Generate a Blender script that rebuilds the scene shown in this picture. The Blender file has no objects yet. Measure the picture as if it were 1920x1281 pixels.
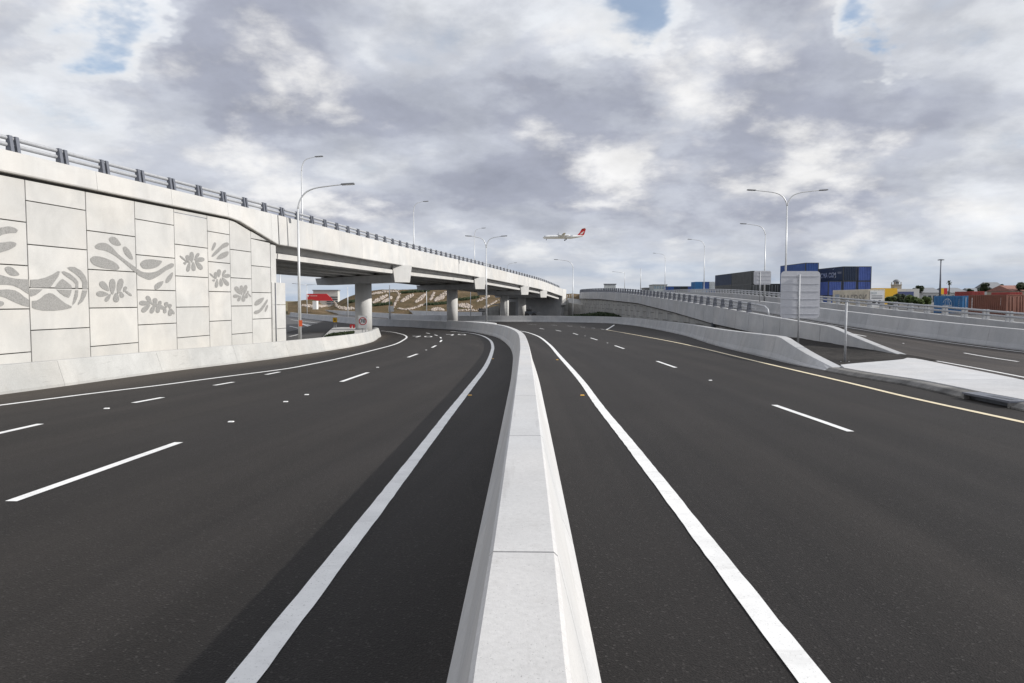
import bpy, math, random
from mathutils import Vector, Matrix, noise as mnoise
random.seed(7)
R = math.radians
scene = bpy.context.scene
col = scene.collection

# ------------------------------------------------------------------ camera
F, H, YH, CX, CY = 1337., 1.9, 564., 960., 640.5
TH = math.atan((CY - YH) / F)
cam = bpy.data.cameras.new('camera'); cam_ob = bpy.data.objects.new('camera', cam)
col.objects.link(cam_ob); scene.camera = cam_ob
cam.sensor_width = 36; cam.lens = 36 * F / 1920.
cam.clip_start = .05; cam.clip_end = 20000
cam_ob.location = (0, 0, H); cam_ob.rotation_euler = (math.pi / 2 - TH, 0, 0)

# ------------------------------------------------------------------ light
SUN_AZ = R(97)      # from +Y (view direction) clockwise towards +X
SUN_EL = R(29)
sun = bpy.data.lights.new('sun', 'SUN'); sun.energy = 4.2; sun.angle = R(.55); sun.color = (1, .965, .91)
sun_ob = bpy.data.objects.new('sun', sun); col.objects.link(sun_ob)
sd = Vector((math.sin(SUN_AZ) * math.cos(SUN_EL), math.cos(SUN_AZ) * math.cos(SUN_EL), math.sin(SUN_EL)))
sun_ob.rotation_euler = (-sd).to_track_quat('-Z', 'Y').to_euler()
sun_ob.location = (60, 0, 60)

world = bpy.data.worlds.new('World'); scene.world = world; world.use_nodes = True
vs = scene.view_settings
vs.view_transform = 'Standard'; vs.look = 'None'; vs.exposure = 0; vs.gamma = 1; vs.use_curve_mapping = False

class NT:
    """small node-tree helper"""
    def __init__(s, nt): s.nt = nt; s.L = nt.links
    def n(s, t, **k):
        nd = s.nt.nodes.new(t)
        for a, b in k.items():
            if a == 'inp':
                for i, v in b.items(): s.put(nd, i, v)
            else: setattr(nd, a, b)
        return nd
    def put(s, nd, i, v):
        so = nd.inputs[i]
        if isinstance(v, bpy.types.NodeSocket): s.L.new(v, so)
        elif isinstance(v, bpy.types.Node): s.L.new(v.outputs[0], so)
        else: so.default_value = v
    def math(s, op, a, b=0., clamp=False):
        return s.n('ShaderNodeMath', operation=op, use_clamp=clamp, inp={0: a, 1: b}).outputs[0]
    def noise(s, vec, scale, detail=4, rough=.55, dist=0.):
        return s.n('ShaderNodeTexNoise', inp={'Vector': vec, 'Scale': scale, 'Detail': detail, 'Roughness': rough, 'Distortion': dist}).outputs[0]
    def ramp(s, fac, stops, mode='LINEAR'):
        r = s.n('ShaderNodeValToRGB'); r.color_ramp.interpolation = mode
        e = r.color_ramp.elements
        while len(e) < len(stops): e.new(.5)
        for i, (p, c) in enumerate(stops):
            e[i].position = p; e[i].color = (c[0], c[1], c[2], 1) if not isinstance(c, float) else (c, c, c, 1)
        s.put(r, 0, fac); return r.outputs[0]
    def mix(s, fac, a, b, mode='MIX'):
        m = s.n('ShaderNodeMix', data_type='RGBA', blend_type=mode)
        s.put(m, 0, fac); s.put(m, 6, a if not isinstance(a, tuple) else (*a, 1)); s.put(m, 7, b if not isinstance(b, tuple) else (*b, 1))
        return m.outputs[2]
    def mapr(s, v, a, b, c, d, smooth=True):
        return s.n('ShaderNodeMapRange', interpolation_type='SMOOTHSTEP' if smooth else 'LINEAR', inp={0: v, 1: a, 2: b, 3: c, 4: d}).outputs[0]
    def scale(s, vec, x, y, z, off=(0, 0, 0)):
        return s.n('ShaderNodeMapping', inp={0: vec, 1: off, 3: (x, y, z)}).outputs[0]

def build_world():
    T = NT(world.node_tree)
    bg = world.node_tree.nodes['Background']; bg.inputs[1].default_value = .14
    sky = T.n('ShaderNodeTexSky', sky_type='NISHITA', sun_disc=False, sun_elevation=SUN_EL, sun_rotation=SUN_AZ, altitude=10, air_density=1., dust_density=.6, ozone_density=1.6)
    d = T.n('ShaderNodeTexCoord').outputs['Generated']
    sp = T.n('ShaderNodeSeparateXYZ', inp={0: d})
    z = T.math('MAXIMUM', sp.outputs[2], 0.)
    zz = T.math('ADD', z, .46)
    p = T.n('ShaderNodeCombineXYZ', inp={0: T.math('DIVIDE', sp.outputs[0], zz), 1: T.math('DIVIDE', sp.outputs[1], zz), 2: T.math('MULTIPLY', T.math('DIVIDE', z, zz), 1.9)}).outputs[0]
    p0 = T.scale(p, 1, 1, 1, CLOUD_OFF)
    # the cloud banks seen in the photograph: direction of each bank, its reach and how thick it is
    wv = T.n('ShaderNodeTexNoise', inp={'Vector': p0, 'Scale': 2.2, 'Detail': 6., 'Roughness': .6}).outputs['Color']
    wd = T.n('ShaderNodeVectorMath', operation='SUBTRACT', inp={0: wv, 1: (.5, .5, .5)}).outputs[0]
    wd = T.n('ShaderNodeVectorMath', operation='SCALE', inp={0: wd, 'Scale': .32}).outputs[0]
    dw = T.n('ShaderNodeVectorMath', operation='ADD', inp={0: d, 1: wd}).outputs[0]
    bank = 0.
    for x, y, rad, amt in CLOUD_BANKS:
        u, v = (x - CX) / F, (CY - y) / F; cc, ss = math.cos(TH), math.sin(TH)
        dv = Vector((u, cc + v * ss, -ss + v * cc)).normalized()
        df = T.n('ShaderNodeVectorMath', operation='SUBTRACT', inp={0: dw, 1: tuple(dv)}).outputs[0]
        df = T.n('ShaderNodeVectorMath', operation='MULTIPLY', inp={0: df, 1: (1., 1., 1.45)}).outputs[0]
        ln = T.n('ShaderNodeVectorMath', operation='LENGTH', inp={0: df}).outputs['Value']
        bank = T.math('ADD', bank, T.mapr(ln, 0., rad / F, amt, 0.))
    def puff(v):
        return T.math('ADD', T.math('MULTIPLY', T.noise(v, 1.65, 3, .5, .1), .5), T.math('MULTIPLY', T.noise(T.scale(v, 1, 1, 1, (4.7, 9.2, 2.)), 3.6, 12, .57, .1), .5))
    n0 = puff(p0); n1 = puff(T.scale(p0, 1, 1, 1, (0.14, -.02, 0.084)))       # second sample a little towards the sun
    dens = T.math('ADD', T.math('ADD', T.math('MULTIPLY', T.math('SUBTRACT', n0, .5), 1.4), .5), bank)
    slope = T.math('SUBTRACT', n0, n1)
    c = T.ramp(dens, [(.29, (.88, .90, .93)), (.41, (.79, .815, .86)), (.51, (.575, .605, .68)), (.63, (.405, .43, .515)), (.82, (.28, .30, .375))], 'EASE')
    c = T.mix(T.mapr(slope, .0, .14, 0., 0.9), c, (.95, .945, .94))
    c = T.mix(T.mapr(slope, .0, -.14, 0., .5), c, (.30, .325, .40))
    fl = T.noise(T.scale(p0, 1, 1, 1, (1.3, 5.2, 0)), 7.5, 9, .6, .1)
    c = T.mix(1., c, T.ramp(fl, [(.3, .90), (.7, 1.10)]), 'MULTIPLY')
    # low in the sky the heaps merge into a paler, bluer layer
    hz = T.mapr(z, -.02, .115, 1., 0.)
    low = T.noise(T.scale(d, 5., 5., 34.), 1., 5, .55)
    lc = T.ramp(low, [(.36, (.42, .52, .66)), (.5, (.56, .62, .70)), (.64, (.72, .74, .77))])
    c = T.mix(T.math('MULTIPLY', hz, .85), c, lc)
    cover = T.mapr(dens, .16, .40, .22, 1.)
    cover = T.math('MAXIMUM', cover, hz)
    cl = T.n('ShaderNodeVectorMath', operation='SCALE', inp={0: c, 'Scale': 1 / .14}).outputs[0]
    out = T.mix(cover, sky.outputs[0], cl)
    T.L.new(out, bg.inputs[0])
CLOUD_OFF = (31., 7., 0)
CLOUD_BANKS = [  # photograph x, y, reach in pixels, thickness
    (330, 130, 330, .16), (620, 130, 330, .17), (860, 230, 300, .13), (1080, 190, 230, .14), (1480, 200, 300, .11), (1800, 220, 260, .06), (1000, 370, 220, .10), (1230, 380, 260, .12), (1560, 380, 200, .10), (560, 330, 200, .08), (420, -60, 300, .10), (1500, 40, 200, .06),
    (60, 110, 200, -.12), (1110, 50, 190, -.10), (1250, 200, 130, -.16), (1215, 40, 115, -.30), (175, 60, 95, -.34), (1620, 40, 75, -.34), (1900, 60, 160, -.06), (420, 280, 170, -.10), (1160, 290, 130, -.08), (1850, 330, 180, -.08), (120, 230, 180, -.06)]
build_world()

# ------------------------------------------------------------------ pixel -> place helpers
def tz(Y):
    """height of the road surface: falls 1.7 % ahead, level after about 80 m"""
    k = 14.; s = (Y - 80.) / k
    m = Y - k * math.log(1 + math.exp(s)) if s < 29 else 80.
    return -0.0172 * m
def ray(x, y):
    u = (x - CX) / F; v = (CY - y) / F; c, s = math.cos(TH), math.sin(TH)
    return (u, c + v * s, -s + v * c)
def AT(x, y, Y):
    d = ray(x, y); t = Y / d[1]; return Vector((d[0] * t, Y, H + d[2] * t))
def G(x, y, h=0., zf=tz):
    d = ray(x, y); lo, hi = .5, 3000.
    for _ in range(50):
        m = (lo + hi) / 2
        if H + d[2] / d[1] * m > zf(m) + h: lo = m
        else: hi = m
    return Vector((d[0] / d[1] * lo, lo, zf(lo) + h))
def GX(x, y, X):
    """point of the ray on the vertical plane X = const"""
    d = ray(x, y); t = X / d[0]; return Vector((X, d[1] * t, H + d[2] * t))
def interp(x, tab):
    if x <= tab[0][0]: return tab[0][1]
    for (a, b), (c, d) in zip(tab, tab[1:]):
        if x <= c:
            t = (x - a) / (c - a); return b + (d - b) * t
    return tab[-1][1]
def smooth_tab(tab, n=12):
    p = spline([(a, b) for a, b in tab], n); return [(q[0], q[1]) for q in p]
def spline(pts, n=8):
    """centripetal-ish Catmull-Rom through 2-d points"""
    P = [Vector((p[0], p[1])) for p in pts]
    P = [2 * P[0] - P[1]] + P + [2 * P[-1] - P[-2]]
    out = []
    for i in range(1, len(P) - 2):
        a, b, c, d = P[i - 1:i + 3]
        l1, l2, l3 = (b - a).length ** .5 + 1e-9, (c - b).length ** .5 + 1e-9, (d - c).length ** .5 + 1e-9
        m1 = ((b - a) / l1 - (c - a) / (l1 + l2) + (c - b) / l2) * l2
        m2 = ((c - b) / l2 - (d - b) / (l2 + l3) + (d - c) / l3) * l2
        for j in range(n):
            t = j / n; t2 = t * t; t3 = t2 * t
            out.append(b * (2 * t3 - 3 * t2 + 1) + m1 * (t3 - 2 * t2 + t) + c * (-2 * t3 + 3 * t2) + m2 * (t3 - t2))
    out.append(P[-2].copy()); return out
def resample(pts, step):
    S = [0.]
    for a, b in zip(pts, pts[1:]): S.append(S[-1] + (b - a).length)
    n = max(1, round(S[-1] / step)); out = []; k = 0
    for i in range(n + 1):
        s = S[-1] * i / n
        while k < len(S) - 2 and S[k + 1] < s: k += 1
        t = (s - S[k]) / max(1e-9, S[k + 1] - S[k]); out.append(pts[k].lerp(pts[k + 1], t))
    return out
class Curve:
    def __init__(s, pts, step=.4):
        s.p = resample(pts, step); s.S = [0.]
        for a, b in zip(s.p, s.p[1:]): s.S.append(s.S[-1] + (b - a).length)
        s.len = s.S[-1]
    def at(s, q):
        q = max(0, min(s.len, q)); n = len(s.p) - 1
        i = min(n - 1, int(q / s.len * n)); t = (q - s.S[i]) / (s.S[i + 1] - s.S[i])
        i0 = max(0, i - 1); i1 = min(n, i + 2)
        tg = (s.p[i1] - s.p[i0]).normalized()
        return s.p[i].lerp(s.p[i + 1], t), tg, Vector((tg.y, -tg.x))      # point, tangent, right-hand normal
    def offset(s, d, q0=0, q1=None, step=.5):
        q1 = s.len if q1 is None else q1; n = max(1, int((q1 - q0) / step)); out = []
        for i in range(n + 1):
            p, t, r = s.at(q0 + (q1 - q0) * i / n); out.append(p + r * d)
        return out
    def s_of_y(s, Y):
        for i, p in enumerate(s.p):
            if p.y >= Y:
                if i == 0: return 0.
                a = s.p[i - 1]; return s.S[i - 1] + (s.S[i] - s.S[i - 1]) * (Y - a.y) / max(1e-9, p.y - a.y)
        return s.len

# ------------------------------------------------------------------ object helpers
def tag(o, label=None, cat=None, group=None, kind=None):
    if label: o['label'] = label
    if cat: o['category'] = cat
    if group: o['group'] = group
    if kind: o['kind'] = kind
    return o
def empty(name, loc=(0, 0, 0), rz=0., **k):
    o = bpy.data.objects.new(name, None); col.objects.link(o); o.location = loc; o.rotation_euler = (0, 0, rz)
    o.empty_display_size = .2
    return tag(o, **k)
def worldpos(o):
    v = Vector((0, 0, 0))
    while o is not None: v = v + o.location; o = o.parent
    return v
class MB:
    def __init__(s): s.v = []; s.f = []; s.sm = []; s.uv = {}
    def add(s, vs, fs, smooth=False, uv=None):
        b = len(s.v); s.v += [tuple(v) for v in vs]
        for f in fs: s.f.append(tuple(b + i for i in f)); s.sm.append(smooth)
        if uv:
            for i, u in enumerate(uv): s.uv[b + i] = u
        return s
    def box(s, c, sz, rz=0., tilt=None):
        hx, hy, hz = sz[0] / 2, sz[1] / 2, sz[2] / 2
        m = Matrix.Rotation(rz, 3, 'Z')
        if tilt is not None: m = m @ tilt
        vs = [Vector(c) + m @ Vector((x * hx, y * hy, z * hz)) for x in (-1, 1) for y in (-1, 1) for z in (-1, 1)]
        return s.add(vs, [(0, 1, 3, 2), (4, 6, 7, 5), (0, 4, 5, 1), (2, 3, 7, 6), (0, 2, 6, 4), (1, 5, 7, 3)])
    def bbox(s, a, b):
        return s.box([(a[i] + b[i]) / 2 for i in range(3)], [abs(b[i] - a[i]) for i in range(3)])
    def sweep(s, prof, frames, cap=True, smooth=False, closed=True):
        """prof: [(u, w)]; frames: [(origin, uaxis, waxis, optional prof override)]"""
        n = len(prof); vs = []
        for fr in frames:
            pr = fr[3] if len(fr) > 3 and fr[3] else prof
            for u, w in pr: vs.append(Vector(fr[0]) + Vector(fr[1]) * u + Vector(fr[2]) * w)
        fs = []; m = n if closed else n - 1
        for i in range(len(frames) - 1):
            for j in range(m):
                a, b = i * n + j, i * n + (j + 1) % n; fs.append((a, b, b + n, a + n))
        s.add(vs, fs, smooth)
        if cap and closed:
            b = len(s.v) - len(vs)
            s.f.append(tuple(b + i for i in reversed(range(n)))); s.sm.append(False)
            e = b + (len(frames) - 1) * n
            s.f.append(tuple(e + i for i in range(n))); s.sm.append(False)
        return s
    def tube(s, pts, r, n=8, cap=True):
        pts = [Vector(p) for p in pts]; fr = []
        ref = Vector((0, 0, 1)) if abs((pts[1] - pts[0]).normalized().z) < .9 else Vector((1, 0, 0))
        rs = r if isinstance(r, (list, tuple)) else [r] * len(pts)
        for i, p in enumerate(pts):
            t = (pts[min(i + 1, len(pts) - 1)] - pts[max(i - 1, 0)]).normalized()
            u = t.cross(ref).normalized(); w = u.cross(t).normalized(); ref = w if abs(t.dot(w)) < .9 else ref
            fr.append((p, u * rs[i], w * rs[i]))
        prof = [(math.cos(2 * math.pi * k / n), math.sin(2 * math.pi * k / n)) for k in range(n)]
        return s.sweep(prof, fr, cap, True)
    def prism(s, poly, z0, z1):
        n = len(poly); vs = [(p[0], p[1], z0) for p in poly] + [(p[0], p[1], z1) for p in poly]
        return s.add(vs, [tuple(reversed(range(n))), tuple(range(n, 2 * n))] + [(i, (i + 1) % n, n + (i + 1) % n, n + i) for i in range(n)])
    def extrude(s, poly3, d):
        """polygon of 3-d points pushed along d"""
        n = len(poly3); d = Vector(d); vs = [Vector(p) for p in poly3] + [Vector(p) + d for p in poly3]
        return s.add(vs, [tuple(reversed(range(n))), tuple(range(n, 2 * n))] + [(i, (i + 1) % n, n + (i + 1) % n, n + i) for i in range(n)])
    def strip(s, left, right, zf, off, across=1, u0=0., usc=None):
        """ribbon between two equally sampled 2-d polylines, draped on zf"""
        n = len(left); vs = []; uv = []; acc = 0.
        for i in range(n):
            if i: acc += ((left[i] + right[i]) / 2 - (left[i - 1] + right[i - 1]) / 2).length
            for j in range(across + 1):
                p = left[i].lerp(right[i], j / across); z = zf(p.x, p.y) if callable(zf) else zf
                vs.append((p.x, p.y, z + off)); uv.append((((right[i] - left[i]).length if usc is None else usc) * j / across, acc))
        w = across + 1; fs = []
        for i in range(n - 1):
            for j in range(across): a = i * w + j; fs.append((a, a + 1, a + w + 1, a + w))
        return s.add(vs, fs, False, uv)
    def mesh(s, name, org=Vector((0, 0, 0))):
        me = bpy.data.meshes.new(name)
        me.from_pydata([tuple(Vector(v) - org) for v in s.v], [], s.f)
        me.polygons.foreach_set('use_smooth', s.sm)
        if s.uv:
            l = me.uv_layers.new(name='UVMap')
            for lp in me.loops: l.data[lp.index].uv = s.uv.get(lp.vertex_index, (0, 0))
        me.update(); return me
    def build(s, name, mat, parent=None, local=False, loc=None, fixn=True, **k):
        """local: vertices are already in the parent's space"""
        org = Vector((0, 0, 0))
        if parent is not None and not local: org = worldpos(parent)
        if parent is None and loc is not None: org = Vector(loc)
        me = s.mesh(name, org); me.materials.append(mat)
        if fixn:
            import bmesh
            b = bmesh.new(); b.from_mesh(me); bmesh.ops.recalc_face_normals(b, faces=b.faces); b.to_mesh(me); b.free()
        o = bpy.data.objects.new(name, me); col.objects.link(o)
        if parent is not None: o.parent = parent
        elif loc is not None: o.location = loc
        return tag(o, **k)
def children(o): return [c for c in bpy.data.objects if c.parent == o]
KIDS = {}
def copy_tree(o, parent=None, kids=None):
    kids = kids if kids is not None else {}
    if not kids:
        for c in bpy.data.objects:
            if c.parent: kids.setdefault(c.parent.name, []).append(c)
    c = o.copy(); col.objects.link(c); c.parent = parent
    for ch in kids.get(o.name, []): copy_tree(ch, c, kids)
    return c
def text_part(body, size, mat, parent, mtx, name='lettering', depth=.004, sx=1.):
    cu = bpy.data.curves.new('lettering', 'FONT'); cu.body = body; cu.size = size; cu.extrude = depth; cu.align_x = 'CENTER'; cu.align_y = 'CENTER'; cu.resolution_u = 3; cu.offset = (.022 if len(body) > 2 else .004) * size
    t = bpy.data.objects.new('tmp', cu); col.objects.link(t)
    bpy.context.view_layer.update()
    me = bpy.data.meshes.new_from_object(t.evaluated_get(bpy.context.evaluated_depsgraph_get()))
    bpy.data.objects.remove(t)
    me.transform(mtx @ Matrix.Diagonal((sx, 1, 1, 1))); me.materials.clear(); me.materials.append(mat)
    o = bpy.data.objects.new(name, me); col.objects.link(o); o.parent = parent
    return o

# ------------------------------------------------------------------ materials
MATS = {}
def material(name, fn):
    m = bpy.data.materials.new(name); m.use_nodes = True; T = NT(m.node_tree)
    b = m.node_tree.nodes['Principled BSDF']; fn(T, b); MATS[name] = m; return m
def obj_co(T): return T.n('ShaderNodeNewGeometry').outputs['Position']
def bump(T, b, h, strength=.3, dist=.01):
    nd = T.n('ShaderNodeBump', inp={'Height': h, 'Strength': strength, 'Distance': dist}); T.L.new(nd.outputs[0], b.inputs['Normal'])
def plain(name, c, rough=.6, metal=0., var=.12, scale=3., spec=.5):
    def fn(T, b):
        n = T.noise(obj_co(T), scale, 6, .6)
        col_ = T.mix(1., c, T.ramp(n, [(.3, 1 - var), (.7, 1 + var)]), 'MULTIPLY')
        T.L.new(col_, b.inputs['Base Color']); b.inputs['Roughness'].default_value = rough; b.inputs['Metallic'].default_value = metal
        b.inputs['Specular IOR Level'].default_value = spec
    return material(name, fn)
def concrete(name, c, blotch=.16, streak=.10, fine=.10, rough=.85, scuff=0., tint=(1.03, 1., .965)):
    def fn(T, b):
        p = obj_co(T)
        big = T.noise(p, .7, 5, .6, .4)
        st = T.noise(T.scale(p, 3.5, 3.5, .35), 1.3, 5, .6)
        fi = T.noise(p, 42, 4, .65)
        pore = T.noise(p, 130, 2, .6)
        rnd = T.n('ShaderNodeObjectInfo').outputs['Random']
        k = T.mix(1., c, T.ramp(big, [(.3, 1 - blotch), (.7, 1 + blotch * .6)]), 'MULTIPLY')
        k = T.mix(1., k, T.ramp(st, [(.35, 1 - streak), (.6, 1 + streak * .4)]), 'MULTIPLY')
        k = T.mix(1., k, T.ramp(fi, [(.3, 1 - fine), (.7, 1 + fine)]), 'MULTIPLY')
        k = T.mix(1., k, T.ramp(pore, [(.26, .5), (.35, 1.)]), 'MULTIPLY')
        k = T.mix(1., k, T.ramp(rnd, [(0., .95), (1., 1.04)]), 'MULTIPLY')
        if scuff:
            sc = T.noise(T.scale(p, 14., .55, 14.), 1., 5, .6)
            k = T.mix(T.mapr(sc, .60, .70, 0., scuff), k, (.20, .195, .19))
            dr = T.noise(T.scale(p, 5., 5., .8), 1.4, 6, .7)
            k = T.mix(T.mapr(dr, .56, .74, 0., scuff), k, (.30, .285, .26))
        k = T.mix(T.mapr(T.noise(p, .35, 3), .4, .65, 0., .6), k, T.mix(1., k, tint, 'MULTIPLY'))
        T.L.new(k, b.inputs['Base Color']); b.inputs['Roughness'].default_value = rough; b.inputs['Specular IOR Level'].default_value = .25
        bump(T, b, T.math('ADD', T.math('MULTIPLY', fi, .5), pore), .12, .006)
    return material(name, fn)
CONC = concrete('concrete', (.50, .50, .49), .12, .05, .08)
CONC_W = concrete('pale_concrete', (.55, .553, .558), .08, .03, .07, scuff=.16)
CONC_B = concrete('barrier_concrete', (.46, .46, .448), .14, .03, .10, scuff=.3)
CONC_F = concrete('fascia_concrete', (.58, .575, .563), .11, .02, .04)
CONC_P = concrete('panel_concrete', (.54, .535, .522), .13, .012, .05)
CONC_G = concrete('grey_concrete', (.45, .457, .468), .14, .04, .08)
CONC_WALL = concrete('wall_concrete', (.36, .36, .35), .2, .14, .1)
CONC_PAVE = concrete('paving_concrete', (.55, .555, .565), .12, .05, .12)
CONC_K = concrete('kerb_concrete', (.22, .215, .208), .55, .2, .25)

def asphalt(name, c, streaks=True, dust=.0):
    def fn(T, b):
        p = obj_co(T)
        uv = T.n('ShaderNodeUVMap').outputs[0]
        agg = T.n('ShaderNodeTexVoronoi', inp={'Vector': p, 'Scale': 75.}).outputs['Distance']
        agc = T.n('ShaderNodeTexVoronoi', inp={'Vector': p, 'Scale': 75.}).outputs['Color']
        fi = T.noise(p, 75, 4, .75)
        big = T.noise(p, .22, 5, .6, .5)
        k = T.mix(1., c, T.ramp(big, [(.3, .84), (.7, 1.16)]), 'MULTIPLY')
        if streaks:
            s1 = T.noise(T.scale(uv, 1.6, .03, 1), 1., 5, .6)
            s2 = T.noise(T.scale(uv, .5, .018, 1), 1., 3, .5)
            k = T.mix(1., k, T.ramp(s1, [(.3, .74), (.7, 1.30)]), 'MULTIPLY')
            u = T.n('ShaderNodeSeparateXYZ', inp={0: uv}).outputs[0]
            wob = T.math('MULTIPLY', T.noise(T.scale(uv, .2, .05, 1), 1., 3, .5), 1.6)
            wp = T.math('SINE', T.math('MULTIPLY', T.math('ADD', u, wob), 3.59))          # tyre-polished paths
            k = T.mix(1., k, T.ramp(T.math('ADD', T.math('MULTIPLY', wp, .5), .5), [(0., .93), (1., 1.09)]), 'MULTIPLY')
            sf = T.math('ABSOLUTE', T.math('SUBTRACT', T.math('FRACT', T.math('DIVIDE', T.math('ADD', u, T.math('MULTIPLY', wob, .03)), 3.7)), .5))
            k = T.mix(T.mapr(sf, .0, .006, .45, 0.), k, (.012, .011, .011))                # paving seams
            if dust: k = T.mix(T.math('MULTIPLY', T.mapr(u, dust * .25, dust, .55, 0.), T.ramp(s1, [(.3, .5), (.7, 1.)])), k, (.105, .085, .066))
            k = T.mix(1., k, T.ramp(s2, [(.3, (.88, .89, .92)), (.7, (1.16, 1.12, 1.06))]), 'MULTIPLY')
        k = T.mix(1., k, T.ramp(fi, [(.30, .45), (.70, 1.60)]), 'MULTIPLY')
        k = T.mix(T.mapr(T.n('ShaderNodeSeparateColor', inp={0: agc}).outputs[0], .93, 1., 0., .5), k, (.075, .07, .067))
        T.L.new(k, b.inputs['Base Color']); b.inputs['Roughness'].default_value = .72; b.inputs['Specular IOR Level'].default_value = .2
        b.inputs['Sheen Weight'].default_value = .024; b.inputs['Sheen Roughness'].default_value = .22; b.inputs['Sheen Tint'].default_value = (1., .86, .76, 1)
        bump(T, b, T.math('ADD', agg, T.math('MULTIPLY', fi, .8)), .5, .006)
    return material(name, fn)
ASPH = asphalt('asphalt', (.0195, .0175, .0165))
ASPH_L = asphalt('shoulder_dusted_asphalt', (.0195, .0175, .0165), True, 3.2)
ASPH_R = asphalt('ramp_asphalt', (.050, .044, .041))
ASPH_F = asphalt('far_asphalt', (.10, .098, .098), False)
def paint_fn(c):
    def fn(T, b):
        p = obj_co(T)
        w = T.noise(p, 55, 5, .7); w2 = T.noise(p, 3., 4, .6)
        k = T.mix(1., c, T.ramp(w2, [(.3, .88), (.7, 1.05)]), 'MULTIPLY')
        tr = T.noise(T.scale(p, 1.3, 5., 1.), 1., 6, .7)
        k = T.mix(T.mapr(tr, .50, .74, 0., .25), k, (.33, .32, .31))
        k = T.mix(T.mapr(w, .56, .75, 0., .7), k, (.12, .115, .11))
        T.L.new(k, b.inputs['Base Color']); b.inputs['Roughness'].default_value = .6
        bump(T, b, w, .3, .004)
    return fn
PAINT = material('white_road_paint', paint_fn((.84, .84, .83)))
PAINT_Y = material('dusty_road_paint', paint_fn((.80, .69, .48)))
STEEL = plain('galvanised_steel', (.42, .43, .45), .6, .3, .12, 9)
STEEL_D = plain('dark_railing_steel', (.17, .18, .21), .55, .4, .12, 9)
POLE = plain('pole_paint', (.66, .67, .68), .4, .25, .05, 4)
HEAD = plain('lamp_housing', (.22, .225, .235), .5, .3, .08, 9)
GLASS_L = plain('lamp_lens', (.55, .57, .6), .25, 0, .05, 9)
DIRT = None
def dirt_fn(a, b2, c3):
    def fn(T, b):
        p = obj_co(T)
        n1 = T.noise(p, .25, 6, .65, .6); n2 = T.noise(p, 3.5, 6, .7); n3 = T.noise(p, 30, 4, .7)
        k = T.ramp(T.math('ADD', T.math('MULTIPLY', n1, .5), T.math('MULTIPLY', n2, .5)), [(.36, a), (.5, b2), (.64, c3)])
        k = T.mix(1., k, T.ramp(n3, [(.3, .65), (.7, 1.35)]), 'MULTIPLY')
        T.L.new(k, b.inputs['Base Color']); b.inputs['Roughness'].default_value = .95; b.inputs['Specular IOR Level'].default_value = .1
        bump(T, b, T.math('ADD', n2, n3), .7, .05)
    return fn
GROUND = material('dry_ground', dirt_fn((.10, .11, .045), (.20, .165, .095), (.27, .22, .15)))
DIRT = material('dark_soil', dirt_fn((.026, .025, .024), (.045, .042, .040), (.070, .065, .060)))
HILLM = material('brown_hillside', dirt_fn((.055, .055, .026), (.118, .085, .048), (.185, .132, .082)))
MULCH = material('dark_planting', dirt_fn((.02, .025, .015), (.04, .045, .022), (.07, .07, .04)))
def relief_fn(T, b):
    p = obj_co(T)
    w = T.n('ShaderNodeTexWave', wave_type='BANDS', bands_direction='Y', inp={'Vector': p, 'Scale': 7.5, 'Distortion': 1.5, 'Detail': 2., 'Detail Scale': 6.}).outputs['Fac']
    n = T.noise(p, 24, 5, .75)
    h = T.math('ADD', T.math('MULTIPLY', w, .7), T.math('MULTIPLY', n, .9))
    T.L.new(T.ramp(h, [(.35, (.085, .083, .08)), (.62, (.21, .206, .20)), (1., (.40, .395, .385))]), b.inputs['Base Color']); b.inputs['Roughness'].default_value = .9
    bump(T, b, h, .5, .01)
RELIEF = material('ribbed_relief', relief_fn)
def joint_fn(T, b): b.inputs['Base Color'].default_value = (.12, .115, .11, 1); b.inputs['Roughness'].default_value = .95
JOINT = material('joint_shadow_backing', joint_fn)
WHITE = plain('white_paint', (.78, .78, .77), .5, 0, .05)
BLACK = plain('black_paint', (.02, .02, .022), .5, 0, .1)
RED = plain('red_paint', (.55, .025, .03), .5, 0, .06)
ORANGE = plain('orange_paint', (.80, .13, .04), .5, 0, .06)
AMBER = plain('amber_plastic', (.75, .42, .06), .35, 0, .06)
YELLOW = plain('yellow_paint', (.80, .46, .02), .5, 0, .06)
SIGNBACK = plain('bare_aluminium', (.56, .57, .61), .42, .35, .05, 6)
ROCK = plain('white_stone', (.43, .37, .32), .9, 0, .35, 2)
DARKMETAL = plain('dark_iron', (.09, .10, .12), .5, .5, .2, 8)
GLASS = plain('window_glass', (.06, .08, .10), .12, 0, .1, 4)
GLASS_B = plain('blue_window_glass', (.20, .27, .34), .15, .1, .25, .15)

# ------------------------------------------------------------------ ground
def zg(X, Y): return tz(Y)
def ground():
    xs = [-4000, -900, -250, -90, -30, 0, 30, 90, 250, 900, 4000]
    ys = [-200, -60] + [i * 2. for i in range(-20, 75)] + [170, 220, 300, 450, 800, 1600, 5000]
    vs = [(x, y, tz(y) - .06) for y in ys for x in xs]; w = len(xs)
    fs = [(i * w + j, i * w + j + 1, (i + 1) * w + j + 1, (i + 1) * w + j) for i in range(len(ys) - 1) for j in range(w - 1)]
    return MB().add(vs, fs).build('ground', GROUND, fixn=False, kind='structure')
ground()

# ------------------------------------------------------------------ plan curves (from the photograph's pixels on the road surface)
def gp(lst, h=0.): return [G(x, y, h).xy for x, y in lst]
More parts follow.
